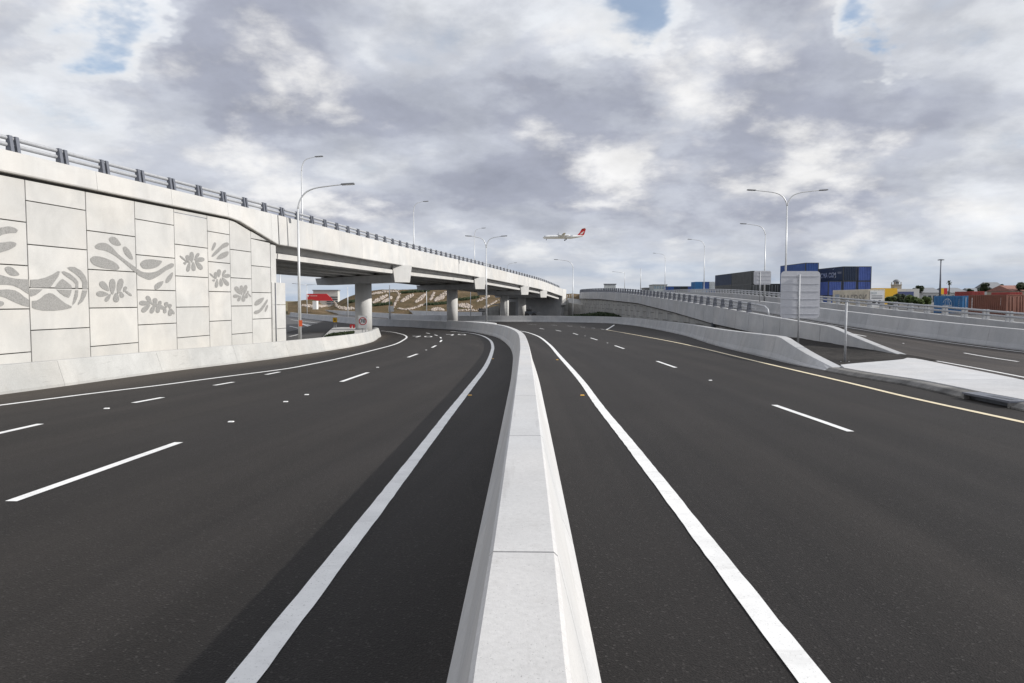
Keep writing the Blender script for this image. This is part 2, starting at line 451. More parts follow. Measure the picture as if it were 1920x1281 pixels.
# median barrier centre line
left_toe = gp([(961.8, 673), (959.7, 658), (949.4, 644), (930.5, 632), (903, 625.3), (868.7, 620), (832.6, 616.9), (800, 615.4), (765, 613), (697, 610.2), (640, 605), (542, 593.4)])
toe_c = Curve(spline(left_toe, 10))
cen_far = toe_c.offset(.39, 0, None, 4.)
median_pts = [Vector((-.10, -12)), Vector((-.03, -3)), Vector((.0, 0)), Vector((.02, 1.8)), Vector((.05, 3)), Vector((.095, 5.2)), Vector((.15, 8)), Vector((.27, 14.6)), Vector((.36, 20))] + [c for c in cen_far]
MED = Curve(spline(median_pts, 8), .25)
lb_toe = gp([(0, 738), (100, 725), (237.5, 706), (335, 693), (400, 685.4), (500, 673.3), (541.7, 667.5), (608, 658), (666.7, 648.3), (698, 640.5), (710, 633)])
lb_pts = [lb_toe[0] + (lb_toe[0] - lb_toe[1]).normalized() * 26] + lb_toe
e = lb_toe[-1]; lb_pts += [e + Vector((-.6, 4.0)), e + Vector((-2.6, 8.2)), e + Vector((-6.2, 11.5)), e + Vector((-11, 13.6))]
LB = Curve(spline(lb_pts, 8), .4)
rb_toe = gp([(1547.5, 693), (1493, 683), (1423, 666.7), (1345, 648), (1280, 628), (1218.7, 615.3), (1175, 608.9), (1131, 605.6), (1073, 604.4), (1000, 603.6)])
RB = Curve(spline(rb_toe + [rb_toe[-1] + Vector((-6, .6)), rb_toe[-1] + Vector((-13, 2.6)), rb_toe[-1] + Vector((-24, 9))], 8), .4)

# ------------------------------------------------------------------ roads
def match(c1, c2, pairs, n):
    """sample two curves with matching arc positions"""
    A, B = [], []
    for (a0, b0), (a1, b1) in zip(pairs, pairs[1:]):
        for i in range(n):
            t = i / n; A.append(c1.at(a0 + (a1 - a0) * t)[0]); B.append(c2.at(b0 + (b1 - b0) * t)[0])
    A.append(c1.at(pairs[-1][0])[0]); B.append(c2.at(pairs[-1][1])[0])
    return A, B
sy = MED.s_of_y
left_edge = Curve(LB.offset(-.6, 0, None, .5), .4)          # runs beneath the left barrier
lp = [(0, 0), (sy(20), left_edge.s_of_y(21)), (sy(45), left_edge.s_of_y(36)), (sy(60), left_edge.s_of_y(43)), (sy(72), left_edge.len * .86), (MED.len * .80, left_edge.len)]
A, B = match(MED, left_edge, lp, 30)
left_road = MB().strip(B, A, zg, -.03, 10).build('road', ASPH_L, fixn=False, kind='structure', label='left carriageway of dark asphalt bending left under the bridge')
# right carriageway
re_pts = [Vector((15.6, -12)), Vector((14.6, 0)), Vector((13.8, 12)), Vector((13.0, 20))] + [p + Vector((.5, .3)) for p in [c for c in RB.offset(.3, 0, None, 4.)]]
re = Curve(spline(re_pts, 6), .4)
rp = [(0, 0), (sy(20), re.s_of_y(20)), (sy(45), re.s_of_y(50)), (sy(62), re.s_of_y(85)), (sy(78), re.len * .80), (MED.len * .76, re.len)]
A, B = match(MED, re, rp, 30)
right_road = MB().strip(A, B, zg, -.034, 10).build('road', ASPH, fixn=False, kind='structure', label='right carriageway of dark asphalt with white lane dashes')
# roads beyond the median barrier, seen beneath the bridge
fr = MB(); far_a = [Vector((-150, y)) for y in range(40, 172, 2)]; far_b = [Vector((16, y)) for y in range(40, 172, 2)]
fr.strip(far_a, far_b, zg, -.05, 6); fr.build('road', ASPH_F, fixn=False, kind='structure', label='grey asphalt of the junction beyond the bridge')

Z1 = -.026                                                   # painted lines lie 4 mm above the road
def line_on(road, curve_pts, width, name='edge_line', mat=PAINT, z=None, zf=zg, step=.2):
    c = Curve(curve_pts, .25 if step < .4 else step)
    l, r = c.offset(-width / 2, 0, None, step), c.offset(width / 2, 0, None, step)
    if width > .1:
        for pl in (l, r):
            for v in pl: v += Vector((random.uniform(-.004, .004), 0))
    return MB().strip(l, r, zf, Z1 if z is None else z, 1).build(name, mat, road, fixn=False)
def dash_on(road, a, b, width=.13, mat=PAINT, z=None, zf=zg, name='lane_dash'):
    a = Vector(a[:2]); b = Vector(b[:2])
    return line_on(road, [a, a.lerp(b, .5), b], width, name, mat, z, zf, 1.)
g2 = lambda x, y: G(x, y).xy
# line beside the median on the left
line_on(left_road, spline([g2(444, 1281) + (g2(444, 1281) - g2(780, 853.6)).normalized() * 6] + gp([(444, 1281), (780, 853.6), (837, 780), (882.4, 723), (910, 687), (922, 660), (923.7, 648), (918.5, 637), (903, 628.7), (886, 624.8), (872, 623), (845, 621)]), 8), .165)
# line beside the left barrier
line_on(left_road, spline([g2(0, 757.5) + (g2(0, 757.5) - g2(170, 736)).normalized() * 14] + gp([(0, 757.5), (170, 736), (300, 720.5), (400, 707.5), (536.7, 690), (583, 681.7), (633, 671.7), (692.5, 657.5), (740, 645), (756, 637.3), (762.5, 632), (758.7, 628), (748.7, 625), (735, 622.2), (715, 620)]), 8), .14)
for a, b in [((20, 935), (335, 826)), ((640, 714), (690, 697)), ((765, 669), (782.5, 662.7)), ((810, 651), (817.5, 647)), ((825.5, 640.5), (828, 637)), ((827, 633.8), (825.8, 631.6)), ((820, 629), (815, 627.3)), ((806, 625.2), (799, 623.8)),
             ((-24, 814), (76, 792)), ((250, 753), (305, 743)), ((401.7, 720.8), (437.5, 714.7)), ((499, 700.8), (524, 696))]:
    dash_on(left_road, G(*a), G(*b), .13)
# right carriageway lines
line_on(right_road, spline([g2(1535, 1281) + (g2(1535, 1281) - g2(1190, 840)).normalized() * 6] + gp([(1535, 1281), (1190, 840), (1123, 757.5), (1092, 715), (1049, 666.5), (1028.4, 644), (1006, 628.7), (980, 621), (963, 619), (945, 617.3)]), 8), .165)
line_on(right_road, spline([g2(1920, 789) + (g2(1920, 789) - g2(1700, 742)).normalized() * 12] + gp([(1920, 789), (1703, 742.5), (1600, 718), (1421.7, 677), (1280, 644), (1182.3, 625.8), (1137, 618)]), 8), .15, mat=PAINT_Y)
dash_on(right_road, G(1137, 618), G(1152, 608.9), .2)
for a, b in [((1595, 806), (1452, 757)), ((1267, 688), (1231.9, 676)), ((1170, 653), (1152.8, 647.2)), ((1120, 636.9), (1107.4, 633)), ((1083.6, 627.1), (1074.3, 624.3)), ((1052, 620.7), (1042, 618.7)), ((1019.7, 616.9), (1011.7, 615.3))]:
    dash_on(right_road, G(*a), G(*b), .13)
far_row = Curve(spline(gp([(1133, 617.4), (1100, 613.6), (1060, 610.6), (1020, 608.8), (985, 608)]), 8), .5)
q = 0.
while q < far_row.len - 1.5:
    dash_on(right_road, far_row.at(q)[0], far_row.at(q + 1.5)[0], .14); q += 4.2
# painted speed numbers on both left lanes
def road_numeral(x, y, ch):
    c = G(x, y); w, l = .33, 2.6
    p, t, r = MED.at(min(range(0, int(MED.len)), key=lambda s: (MED.at(s)[0] - c.xy).length))
    m = MB()
    def bar(u0, v0, u1, v1, th):
        a = Vector((u0, v0)); b2 = Vector((u1, v1)); d = (b2 - a).normalized(); n = Vector((-d.y, d.x)) * th
        q4 = [a + n, a - n, b2 - n, b2 + n]
        m.add([(*(c.xy + r * k.x + t * k.y), tz((c.xy + r * k.x + t * k.y).y) + Z1) for k in q4], [(0, 1, 2, 3)])
    if ch == '7': bar(-w, l * .44, w, l * .44, .20); bar(w * .8, l * .36, -w * .3, -l * .5, .09)
    else:
        pts = [(w * math.cos(a), l * .5 * math.sin(a)) for a in [k * math.pi / 7 for k in range(14)]]
        vs = []
        for k in (1., .68):
            for u, v in pts:
                P = c.xy + r * u * (k if k == 1 else .62) + t * v * (k if k == 1 else .82); vs.append((P.x, P.y, tz(P.y) + Z1))
        m.add(vs, [(i, (i + 1) % 14, 14 + (i + 1) % 14, 14 + i) for i in range(14)])
    m.build('speed_numeral', PAINT, left_road, fixn=False)
for a in [(782, 630.6, '7'), (803, 630.6, '0'), (846, 627.6, '7'), (866, 627, '0')]: road_numeral(*a)

# raised pavement markers
def marker(x, y, mat, label, group, p=None):
    p = p or G(x, y); b = MB()
    b.add([(-.06, -.05, 0), (.06, -.05, 0), (.06, .05, 0), (-.06, .05, 0), (-.05, -.025, .018), (.05, -.025, .018), (.05, .025, .018), (-.05, .025, .018)],
          [(0, 1, 5, 4), (1, 2, 6, 5), (2, 3, 7, 6), (3, 0, 4, 7), (4, 5, 6, 7), (3, 2, 1, 0)])
    o = b.build('pavement_marker', mat, local=True, label=label, cat='road marker', group=group); o.location = (p.x, p.y, p.z - .03); o.scale = (.8, .8, .8)
for x, y in [(200, 763.5), (535.5, 751), (575, 738), (708, 687.5), (799, 655.5), (1332, 711.5), (1139, 642.5), (1097, 629.5), (433, 788)]:
    marker(x, y, WHITE, 'small white raised marker on the asphalt between lane dashes', 'white road markers')
for x, y in [(1092, 739), (1045, 673.5)]: marker(x, y, AMBER, 'small amber raised marker beside the solid line right of the median', 'amber markers right of the median')
for x, y in [(881, 739), (924, 671.7)]: marker(x, y, AMBER, 'small amber raised marker in the median barrier shadow', 'amber markers in the shadow')

# ------------------------------------------------------------------ concrete barriers
def fprofile(w0, w1, h, sc=1.):
    h *= sc
    a = [(-w0, -.12), (-w0, .07 * sc), (-(w0 * .65 + w1 * .35), .27 * sc), (-w1, h - .016), (-w1 + .016, h)]
    return a + [(-u, z) for u, z in reversed(a)]
def barrier(name, curve, seg, label, w0=.39, w1=.14, h=.95, q0=0., q1=None, zf=zg, mat=CONC, gap=.014, hs=None, off=0., cat='barrier', group=None, far=None, first=0., prof=None):
    q1 = curve.len if q1 is None else q1
    p0 = curve.at((q0 + q1) / 2)[0]
    root = empty(name, (p0.x, p0.y, zf(p0.x, p0.y)), label=label, cat=cat, group=group)
    q = q0; i = 0
    while q < q1 - .3:
        e1 = min(q1, q + (first if i == 0 and first else seg))
        if far and q > far: e1 = q1
        n = max(1, int((e1 - q) / .7)); fr = []
        for k in range(n + 1):
            s = q + gap / 2 + (e1 - q - gap) * k / n; p, t, r = curve.at(s); p = p + r * off
            sc = hs(s) if hs else 1.
            pr = prof(sc) if prof else fprofile(w0, w1, h, sc)
            fr.append(((p.x, p.y, zf(p.x, p.y) - .03), (r.x, r.y, 0), (0, 0, 1), pr))
        MB().sweep(fr[0][3], fr).build('barrier_segment', mat, root)
        q = e1; i += 1
    return root
smed = sy(2.87)
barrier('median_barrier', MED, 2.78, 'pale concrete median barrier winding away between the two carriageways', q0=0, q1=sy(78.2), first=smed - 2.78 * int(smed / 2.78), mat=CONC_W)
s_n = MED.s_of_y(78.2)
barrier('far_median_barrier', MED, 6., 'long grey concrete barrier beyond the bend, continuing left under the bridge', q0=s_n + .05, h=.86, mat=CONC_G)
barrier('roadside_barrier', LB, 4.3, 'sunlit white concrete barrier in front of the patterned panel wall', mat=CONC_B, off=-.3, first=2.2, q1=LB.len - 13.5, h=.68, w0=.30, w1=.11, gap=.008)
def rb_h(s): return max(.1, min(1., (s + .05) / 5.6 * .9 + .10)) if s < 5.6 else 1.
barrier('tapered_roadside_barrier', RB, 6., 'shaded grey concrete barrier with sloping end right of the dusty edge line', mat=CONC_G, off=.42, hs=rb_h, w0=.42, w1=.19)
# thickened platform behind the median barrier where the double lamp stands
def platform():
    q0, q1 = sy(60.5), sy(74.5); n = 24; m = MB(); vs = []
    for i in range(n + 1):
        p_, t_, r_ = MED.at(q0 + (q1 - q0) * i / n); z0 = tz(p_.y); wd_ = .16 + .95 * math.sin(math.pi * i / n) ** .7
        for u, z in ((.10, z0 - .1), (.10, z0 + .925), (wd_, z0 + .925), (wd_ + .1, z0 - .1)): P = p_ + r_ * u; vs.append((P.x, P.y, z))
    fs = [(i * 4 + j, i * 4 + (j + 1) % 4, (i + 1) * 4 + (j + 1) % 4, (i + 1) * 4 + j) for i in range(n) for j in range(4)] + [(3, 2, 1, 0), tuple(n * 4 + k for k in range(4))]
    c_ = MED.at((q0 + q1) / 2)[0]
    m.add(vs, fs).build('lamp_plinth', CONC_W, label='white concrete plinth widening the median barrier at its bend', cat='plinth', loc=(c_.x, c_.y, -1.2))
platform()
# barriers beyond
farB = Curve(spline(gp([(850, 603.6), (840, 603), (780, 599.4), (727, 596), (640, 589.6), (560, 584)]), 8), 1.)
barrier('far_roadside_barrier', farB, 8., 'second row of grey barrier on the junction beyond the bridge', mat=CONC_G, h=.9)
farC = Curve(spline(gp([(905, 592.5), (830, 591.5), (760, 588.6), (700, 585.6), (620, 580.5), (545, 577)]), 8), 2.)
barrier('hillfoot_barrier', farC, 10., 'low grey barrier along the foot of the brown hill', mat=CONC_G, h=.9)

# ------------------------------------------------------------------ bridge and approach wall
FAS = Curve(spline([Vector((-24.05, -35)), Vector((-18.8, 0)), Vector((-15.5, 22)), Vector((-12.85, 39.6)), Vector((-9.42, 62.5)), Vector((-4.25, 93)), Vector((1.9, 119)), Vector((6.0, 136)), Vector((11.3, 160))], 12), .4)
ZTOP = smooth_tab([(-40, 6.3), (0, 6.42), (22, 6.52), (40, 6.61), (63, 6.58), (93, 6.58), (119, 6.02), (136, 5.56), (160, 4.55), (190, 3.6)])
def ztop(Y): return interp(Y, ZTOP)
def fdep(Y): return interp(Y, [(0, .68), (35.2, .68), (39.5, 1.62), (300, 1.62)])
YW = 39.55                                                    # where the wall ends and the bridge starts
bridge = empty('bridge', (-14, 65, tz(65)), label='pale concrete road bridge on round columns with metal rails', cat='bridge')
wall = empty('approach_wall', (-16, 30, tz(30)), label='retaining wall of pale panels with grey leaf and wave reliefs', cat='wall')
def fascia(parent, y0, y1, seg, name):
    q = FAS.s_of_y(y0); qe = FAS.s_of_y(y1)
    while q < qe - .2:
        e1 = min(qe, q + seg); n = max(1, round((e1 - q) / 1.)); fr = []
        marks = [q + .006 + (e1 - q - .012) * k / n for k in range(n + 1)]
        for s in marks:
            p, t, r = FAS.at(s); zt = ztop(p.y); D = fdep(p.y)
            pr = [(-.07, 0), (-.05, .0), (0, -D + .04), (-.02, -D), (-.34, -D), (-.34, -D + .3), (-.40, 0)]
            fr.append(((p.x, p.y, zt), (r.x, r.y, 0), (0, 0, 1), pr))
        MB().sweep(fr[0][3], fr).build(name, CONC_F, parent)
        q = e1
fascia(wall, -30, YW, 4.35, 'parapet_panel')
fascia(bridge, YW + .1, 160, 4.35, 'parapet_panel')
# far parapet
def far_fascia(y0, y1, W=13.):
    q = FAS.s_of_y(y0); qe = FAS.s_of_y(y1); fr = []; n = 60
    for k in range(n + 1):
        p, t, r = FAS.at(q + (qe - q) * k / n); p = p - r * W; zt = ztop(p.y); D = 1.3
        fr.append(((p.x, p.y, zt), (r.x, r.y, 0), (0, 0, 1), [(0, 0), (.4, 0), (.4, -D), (0, -D)]))
    MB().sweep(fr[0][3], fr).build('far_parapet', CONC_F, bridge)
far_fascia(-30, 160)
# deck slab
fr = []
qa, qb = FAS.s_of_y(-30), FAS.s_of_y(160)
for k in range(81):
    p, t, r = FAS.at(qa + (qb - qa) * k / 80); zb = ztop(p.y) - 1.62
    fr.append(((p.x, p.y, zb), (r.x, r.y, 0), (0, 0, 1), [(-.345, .30), (-.345, .62), (-12.6, .62), (-12.6, .30)]))
MB().sweep(fr[0][3], fr).build('deck_slab', CONC, bridge)
# girders
PIERS = [(-14.0, 67.3, 3.5, 1.55), (-8.2, 98.0, 3.42, 1.5), (-1.3, 124., 2.9, 1.5), (2.0, 141., 2.52, 1.5)]
HAX = Vector((.65, -.76)).normalized(); HPN = Vector((.76, .65)).normalized()
def girders():
    for gi, off in enumerate((1.15, 3.6, 6.05, 8.5, 10.95)):
        # pier lines cut this girder where the skewed headstock crosses it
        cuts = [YW + .6 - .9 * off * 0]
        for px, py, zb, dia in PIERS:
            best = min((abs((FAS.at(s)[0] - FAS.at(s)[2] * off - Vector((px, py))).dot(HPN)), s) for s in [FAS.s_of_y(py) + d * .3 for d in range(-60, 60)])
            cuts.append(best[1])
        ss = [FAS.s_of_y(YW + .5)] + cuts[1:] + [FAS.s_of_y(159.5)]
        for a, b in zip(ss, ss[1:]):
            fr = []; n = 14; ga = a + (.55 if a != ss[0] else 0); gb = b - .55
            for k in range(n + 1):
                p, t, r = FAS.at(ga + (gb - ga) * k / n); zf_ = ztop(p.y) - 1.62
                p = p - r * off
                z0 = -.72
                pr = [(-.48, z0), (.48, z0), (.50, z0 + .30), (.26, z0 + .37), (.55, .29), (-.55, .29), (-.26, z0 + .37), (-.50, z0 + .30)]
                fr.append(((p.x, p.y, zf_), (r.x, r.y, 0), (0, 0, 1), pr))
            MB().sweep(fr[0][3], fr).build('girder', CONC_F if gi == 0 else CONC, bridge)
girders()
def piers():
    for i, (px, py, zb, dia) in enumerate(PIERS):
        c = Vector((px, py)); root = bridge
        # lengths along the headstock axis to the fascia
        Lr = min((abs(((c + HAX * d) - FAS.at(FAS.s_of_y((c + HAX * d).y))[0]).x), d) for d in [k * .1 for k in range(10, 140)])[1] - .12
        Ll = Lr + 1.4
        topz = ztop((c + HAX * Lr).y) - 1.62
        th, hh = .95, .66
        for nm, w0, w1, z0, z1 in (('headstock', th * .82, th, zb, zb + hh), ('headstock_upstand', .52, .56, zb + hh, topz + .02)):
            vs = []
            for d in (-Ll, Lr):
                zl = z0 + (.55 if nm == 'headstock' and False else 0)
                for w, z in ((-w0, zl), (w0, zl), (w1, z1), (-w1, z1)):
                    P = c + HAX * (d if nm == 'headstock' else d - (.0 if d > 0 else -.4)) + HPN * w; vs.append((P.x, P.y, z))
            MB().add(vs, [(0, 1, 2, 3), (4, 7, 6, 5), (0, 4, 5, 1), (1, 5, 6, 2), (2, 6, 7, 3), (3, 7, 4, 0)]).build(nm, CONC_G if nm == 'headstock' else CONC, bridge)
        # end block seen lit by the sun at the parapet side
        P0 = c + HAX * (Lr + .005); vs = []
        for d in (0, .14):
            for w, z in ((-th * .80, zb - .004), (th * .80, zb - .004), (th * 1.03, topz + .01), (-th * 1.03, topz + .01)):
                P = P0 + HAX * d + HPN * w; vs.append((P.x, P.y, z))
        MB().add(vs, [(0, 1, 2, 3), (4, 7, 6, 5), (0, 4, 5, 1), (1, 5, 6, 2), (2, 6, 7, 3), (3, 7, 4, 0)]).build('headstock_end', CONC_F, bridge)
        MB().tube([(px, py, tz(py) - .3), (px, py, zb + .02)], dia / 2, 40).build('column', CONC_F, bridge)
piers()
# abutments
def abutment():
    p, t, r = FAS.at(FAS.s_of_y(159.8))
    a = p - r * 12.9 - t * 0; m = MB()
    poly = [p - r * .36, p - r * 12.8, p - r * 12.8 + t * 5, p - r * .36 + t * 5]
    m.prism([(q.x, q.y) for q in poly], -2, ztop(160) - 1.35); m.build('abutment', CONC_G, bridge)
    wv = [p + r * .02, p - r * .33, p - r * .33 + t * 6, p + r * .02 + t * 6]
    MB().prism([(q.x, q.y) for q in wv], .9, ztop(160) - .02).build('wing_wall', CONC_F, bridge)
abutment()
# wall body behind the panels
WOFF = .17
def wall_pt(Y, off=WOFF):
    """point on the panel plane at depth Y"""
    p, t, r = FAS.at(FAS.s_of_y(Y)); return p - r * off
wb = []
for Y in (-30, 0, 22, 30, YW - .5): p = wall_pt(Y, WOFF + .10); wb.append(p)
poly = [(p.x, p.y) for p in wb] + [(p.x - 12.2, p.y) for p in reversed(wb)]
MB().prism(poly, -2, 5.35).build('wall_body', JOINT, wall)
COLS = [-4.0, -1.4, 1.2, 3.8, 6.4, 9., 11.6, 14.2, 16.8, 19.4, 20.44, 23.04, 25.6, 28.2, 30.6, 33.1, 35.1, 37.1, 39.1]
def wall_uv(x, y, off=WOFF):
    """pixel -> point on panel plane"""
    d = ray(x, y); lo, hi = 8., 60.
    for _ in range(50):
        m = (lo + hi) / 2
        if d[0] / d[1] * m > wall_pt(m, off).x: lo = m
        else: hi = m
    return Vector((d[0] / d[1] * lo, lo, H + d[2] / d[1] * lo))
panel_objs = []
COLS = [c for c in COLS if c < 20.5] + [wall_uv(x_, 500).y for x_ in (52, 164, 255, 328, 390, 431.5, 471, 507)]
def panels():
    for ci, (ya, yb) in enumerate(zip(COLS, COLS[1:])):
        k = (ci + 1) % 2
        zs = [-1.0] + ([.25, 1.635, 3.02, 4.4] if k else [.94, 2.325, 3.705, 5.1])
        if abs(ya - wall_uv(328, 500).y) < .01: zs = [-1.0, .30, 1.62, 2.96, 4.31, 5.66]
        g = .0155
        pa, pb = wall_pt(ya), wall_pt(yb); t = (pb - pa).normalized(); r = Vector((t.y, -t.x))
        a2 = pa + t * g; b2 = pb - t * g
        zt0 = 7
        for z0, z1 in zip(zs, zs[1:] + [9]):
            def top(Y): return min(z1 - g, ztop(Y) - fdep(Y) - .10)
            if top(yb) < z0 + .05 and top(ya) < z0 + .05: continue
            mid = None
            poly = [Vector((*a2, z0 + g)), Vector((*b2, z0 + g)), Vector((*b2, max(z0 + g + .01, top(yb)))), ]
            if ya < 35.2 < yb: poly.append(Vector((*(pa + (pb - pa) * ((35.2 - ya) / (yb - ya))), top(35.2))))
            poly.append(Vector((*a2, max(z0 + g + .01, top(ya)))))
            # bevelled front face
            m = MB(); n = len(poly); cen = sum(poly, Vector()) / n
            front = [p + (cen - p).normalized() * .012 for p in poly]
            d = Vector((r.x, r.y, 0))
            dep = random.uniform(-.001, .001)
            vs = [p - d * .09 for p in poly] + [p - d * .012 for p in poly] + [p + d * dep for p in front]
            fs = [tuple(range(2 * n, 3 * n))] + [(i, (i + 1) % n, n + (i + 1) % n, n + i) for i in range(n)] + [(n + i, n + (i + 1) % n, 2 * n + (i + 1) % n, 2 * n + i) for i in range(n)]
            o = m.add(vs, fs).build('panel', CONC_P, wall)
            panel_objs.append((ya, yb, z0, z1, o))
panels()
# shade under the coping overhang, put in as a dark recessed strip
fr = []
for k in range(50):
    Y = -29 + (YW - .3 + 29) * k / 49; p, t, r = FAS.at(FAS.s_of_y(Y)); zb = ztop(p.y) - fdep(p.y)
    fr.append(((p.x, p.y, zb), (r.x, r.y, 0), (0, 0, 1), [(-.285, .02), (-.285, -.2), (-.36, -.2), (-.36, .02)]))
MB().sweep(fr[0][3], fr).build('coping_shade_strip', JOINT, wall)
# end pilaster and lower return block with its own panels
p, t, r = FAS.at(FAS.s_of_y(COLS[-1])); pe = p - r * WOFF
def upright(s0, s1, z0, z1, out=.0, name='pilaster', mat=CONC_P, depth=.5):
    a, b = pe + t * s0, pe + t * s1
    q4 = [a + r * out, b + r * out, b + r * (out - depth), a + r * (out - depth)]
    return MB().prism([(q_.x, q_.y) for q_ in q4], z0, z1).build(name, mat, wall)
upright(.03, YW - COLS[-1] - .02, -1.2, ztop(39.5) - 1.66, .0)
for z0, z1 in ((-1.2, .33), (.36, 1.66), (1.69, 2.9)): upright(.06, .36, z0, z1, .03, 'panel'); upright(.42, 1.62, z0, z1, .03, 'panel')
upright(.0, 1.6, -1.2, 2.85, -.3, 'return_block', JOINT)
MB().tube([(*(pe + t * .39 + r * .06), -1.2), (*(pe + t * .39 + r * .06), 2.88)], .025, 6).build('downpipe', STEEL_D, wall)

# ------------------------------------------------------------------ relief figures on the panels
def relief(pix, k=0, host=None):
    """outline in photograph pixels -> thin raised ribbed plate on the panel plane"""
    pts = [wall_uv(x, y, WOFF - .007 - .0004 * k) for x, y in pix]
    pa, pb = wall_pt(24), wall_pt(30); t_ = (pb - pa).normalized(); r_ = Vector((t_.y, -t_.x, 0))
    n = len(pts)
    vs = [p - r_ * .004 for p in pts] + [p for p in pts]
    cen = sum(pts, Vector()) / n
    Y, Z = cen.y, cen.z
    hostp = next((o for ya, yb, z0, z1, o in panel_objs if ya <= Y < yb and z0 <= Z < z1), None)
    m = MB().add(pts, [tuple(range(n))])
    o = m.build('relief', RELIEF, wall, fixn=False)
    if hostp: o.parent = hostp
    return o
def closed(pts, n=5):
    P = pts[-2:] + pts + pts[:3]
    s = spline(P, n); return [(q.x, q.y) for q in s[2 * n:2 * n + len(pts) * n]]
def cropA(l): return [(x / 5.339, 380 + y / 5.339) for x, y in l]
def cropB(l): return [(150 + x / 4.926, 360 + y / 4.926) for x, y in l]
def cropC(l): return [(320 + x / 5.823, 400 + y / 5.823) for x, y in l]
SHAPES_A = [
    [(-90, 300), (-60, 262), (20, 248), (85, 238), (140, 250), (178, 275), (165, 300), (100, 305), (30, 320), (-40, 350)],
    [(-90, 440), (-30, 405), (40, 398), (110, 390), (160, 405), (160, 430), (110, 465), (40, 490), (-40, 505), (-90, 490)],
    [(48, 655), (80, 640), (120, 650), (160, 680), (195, 722), (150, 735), (100, 725), (65, 695)],
    [(-80, 990), (-20, 985), (25, 990), (42, 1010), (25, 1032), (-20, 1040), (-80, 1035)]]
POLY_A = [
    # upper wave, split at the panel joints
    [(-120, 700), (0, 722), (80, 745), (160, 762), (290, 770), (292, 920), (250, 895), (200, 860), (130, 830), (60, 822), (-40, 822), (-120, 820)],
    [(304, 772), (380, 768), (450, 752), (520, 722), (580, 685), (602, 690), (585, 740), (545, 795), (510, 842), (495, 852), (304, 852)],
    [(304, 866), (428, 868), (400, 895), (360, 925), (318, 940), (304, 938)],
    [(-120, 880), (0, 872), (80, 868), (150, 878), (200, 905), (240, 940), (292, 975), (292, 1045), (220, 1028), (130, 990), (60, 955), (-20, 930), (-120, 935)],
    [(320, 985), (370, 980), (410, 955), (450, 920), (490, 905), (530, 912), (580, 950), (650, 1005), (720, 1040), (715, 1055), (640, 1072), (540, 1083), (430, 1082), (350, 1065), (320, 1050)],
    [(545, 855), (570, 815), (600, 780), (625, 762), (660, 785), (715, 830), (720, 860)],
    [(565, 870), (720, 874), (705, 930), (690, 952), (650, 940), (600, 905)],
    [(615, 692), (640, 685), (700, 710), (760, 760), (785, 795), (784, 862), (755, 862), (755, 815), (730, 785), (670, 745), (630, 715)],
    [(755, 876), (784, 876), (780, 940), (755, 1000), (725, 1030), (735, 970), (748, 915)],
    [(672, 652), (700, 642), (750, 645), (810, 680), (855, 735), (878, 800), (876, 868), (825, 866), (825, 800), (800, 755), (750, 710), (695, 675)],
    [(825, 878), (875, 880), (860, 935), (830, 990), (785, 1025), (778, 1015), (805, 960)]]
SHAPES_B = [
    [(268, 430), (295, 413), (335, 425), (365, 460), (380, 490), (345, 497), (300, 480), (275, 455)],
    [(398, 515), (415, 503), (445, 525), (475, 570), (490, 622), (470, 622), (425, 585), (405, 550)],
    [(95, 620), (125, 595), (190, 598), (270, 625), (335, 660), (365, 700), (350, 718), (270, 712), (180, 695), (115, 662)],
    [(138, 500), (170, 475), (235, 472), (290, 505), (350, 570), (430, 635), (500, 685), (522, 700), (519, 745), (460, 700), (390, 640), (310, 580), (240, 545), (170, 530), (145, 520)],
    [(556, 665), (580, 635), (640, 622), (720, 630), (758, 640), (748, 662), (710, 695), (640, 712), (580, 705)],
    [(528, 712), (570, 735), (630, 745), (700, 735), (780, 690), (845, 658), (868, 668), (862, 692), (800, 725), (720, 780), (645, 812), (590, 795), (528, 758)],
    [(855, 742), (860, 762), (840, 810), (805, 842), (790, 835), (800, 795), (830, 760)],
    [(688, 870), (715, 840), (770, 825), (762, 855), (725, 895), (695, 902)]]
def lobe(x0, y0, x1, y1, w, n=12):
    """leaf lobe: from its narrow root to its rounded tip"""
    a = Vector((x0, y0)); d = Vector((x1, y1)) - a; L = d.length; d /= L; nrm = Vector((-d.y, d.x)); out = []
    for k in range(n):
        th = 2 * math.pi * k / n; u = .5 - .5 * math.cos(th); wd = w * .5 * math.sin(th) * (.55 + .75 * u)
        q_ = a + d * L * u + nrm * wd; out.append((q_.x, q_.y))
    return out
LEAF_B = [  # two leaf sprays
    [(265, 945, 150, 940, 55), (270, 915, 185, 830, 62), (300, 950, 300, 800, 62), (350, 945, 385, 798, 58), (335, 930, 335, 1020, 60), (285, 940, 235, 1012, 40), (375, 920, 395, 978, 42), (405, 925, 425, 872, 34), (400, 900, 480, 960, 22)],
    [(650, 1030, 545, 1025, 48), (660, 1030, 615, 960, 44), (650, 1040, 570, 1108, 50), (690, 1040, 655, 1122, 44), (700, 1040, 690, 980, 46), (720, 1050, 720, 1118, 42), (745, 1050, 735, 1005, 34), (640, 1020, 790, 1080, 40), (785, 1060, 785, 1122, 34), (800, 1070, 797, 1015, 40), (830, 1080, 832, 1032, 36), (830, 1080, 835, 1146, 40), (840, 1075, 872, 1130, 20)]]
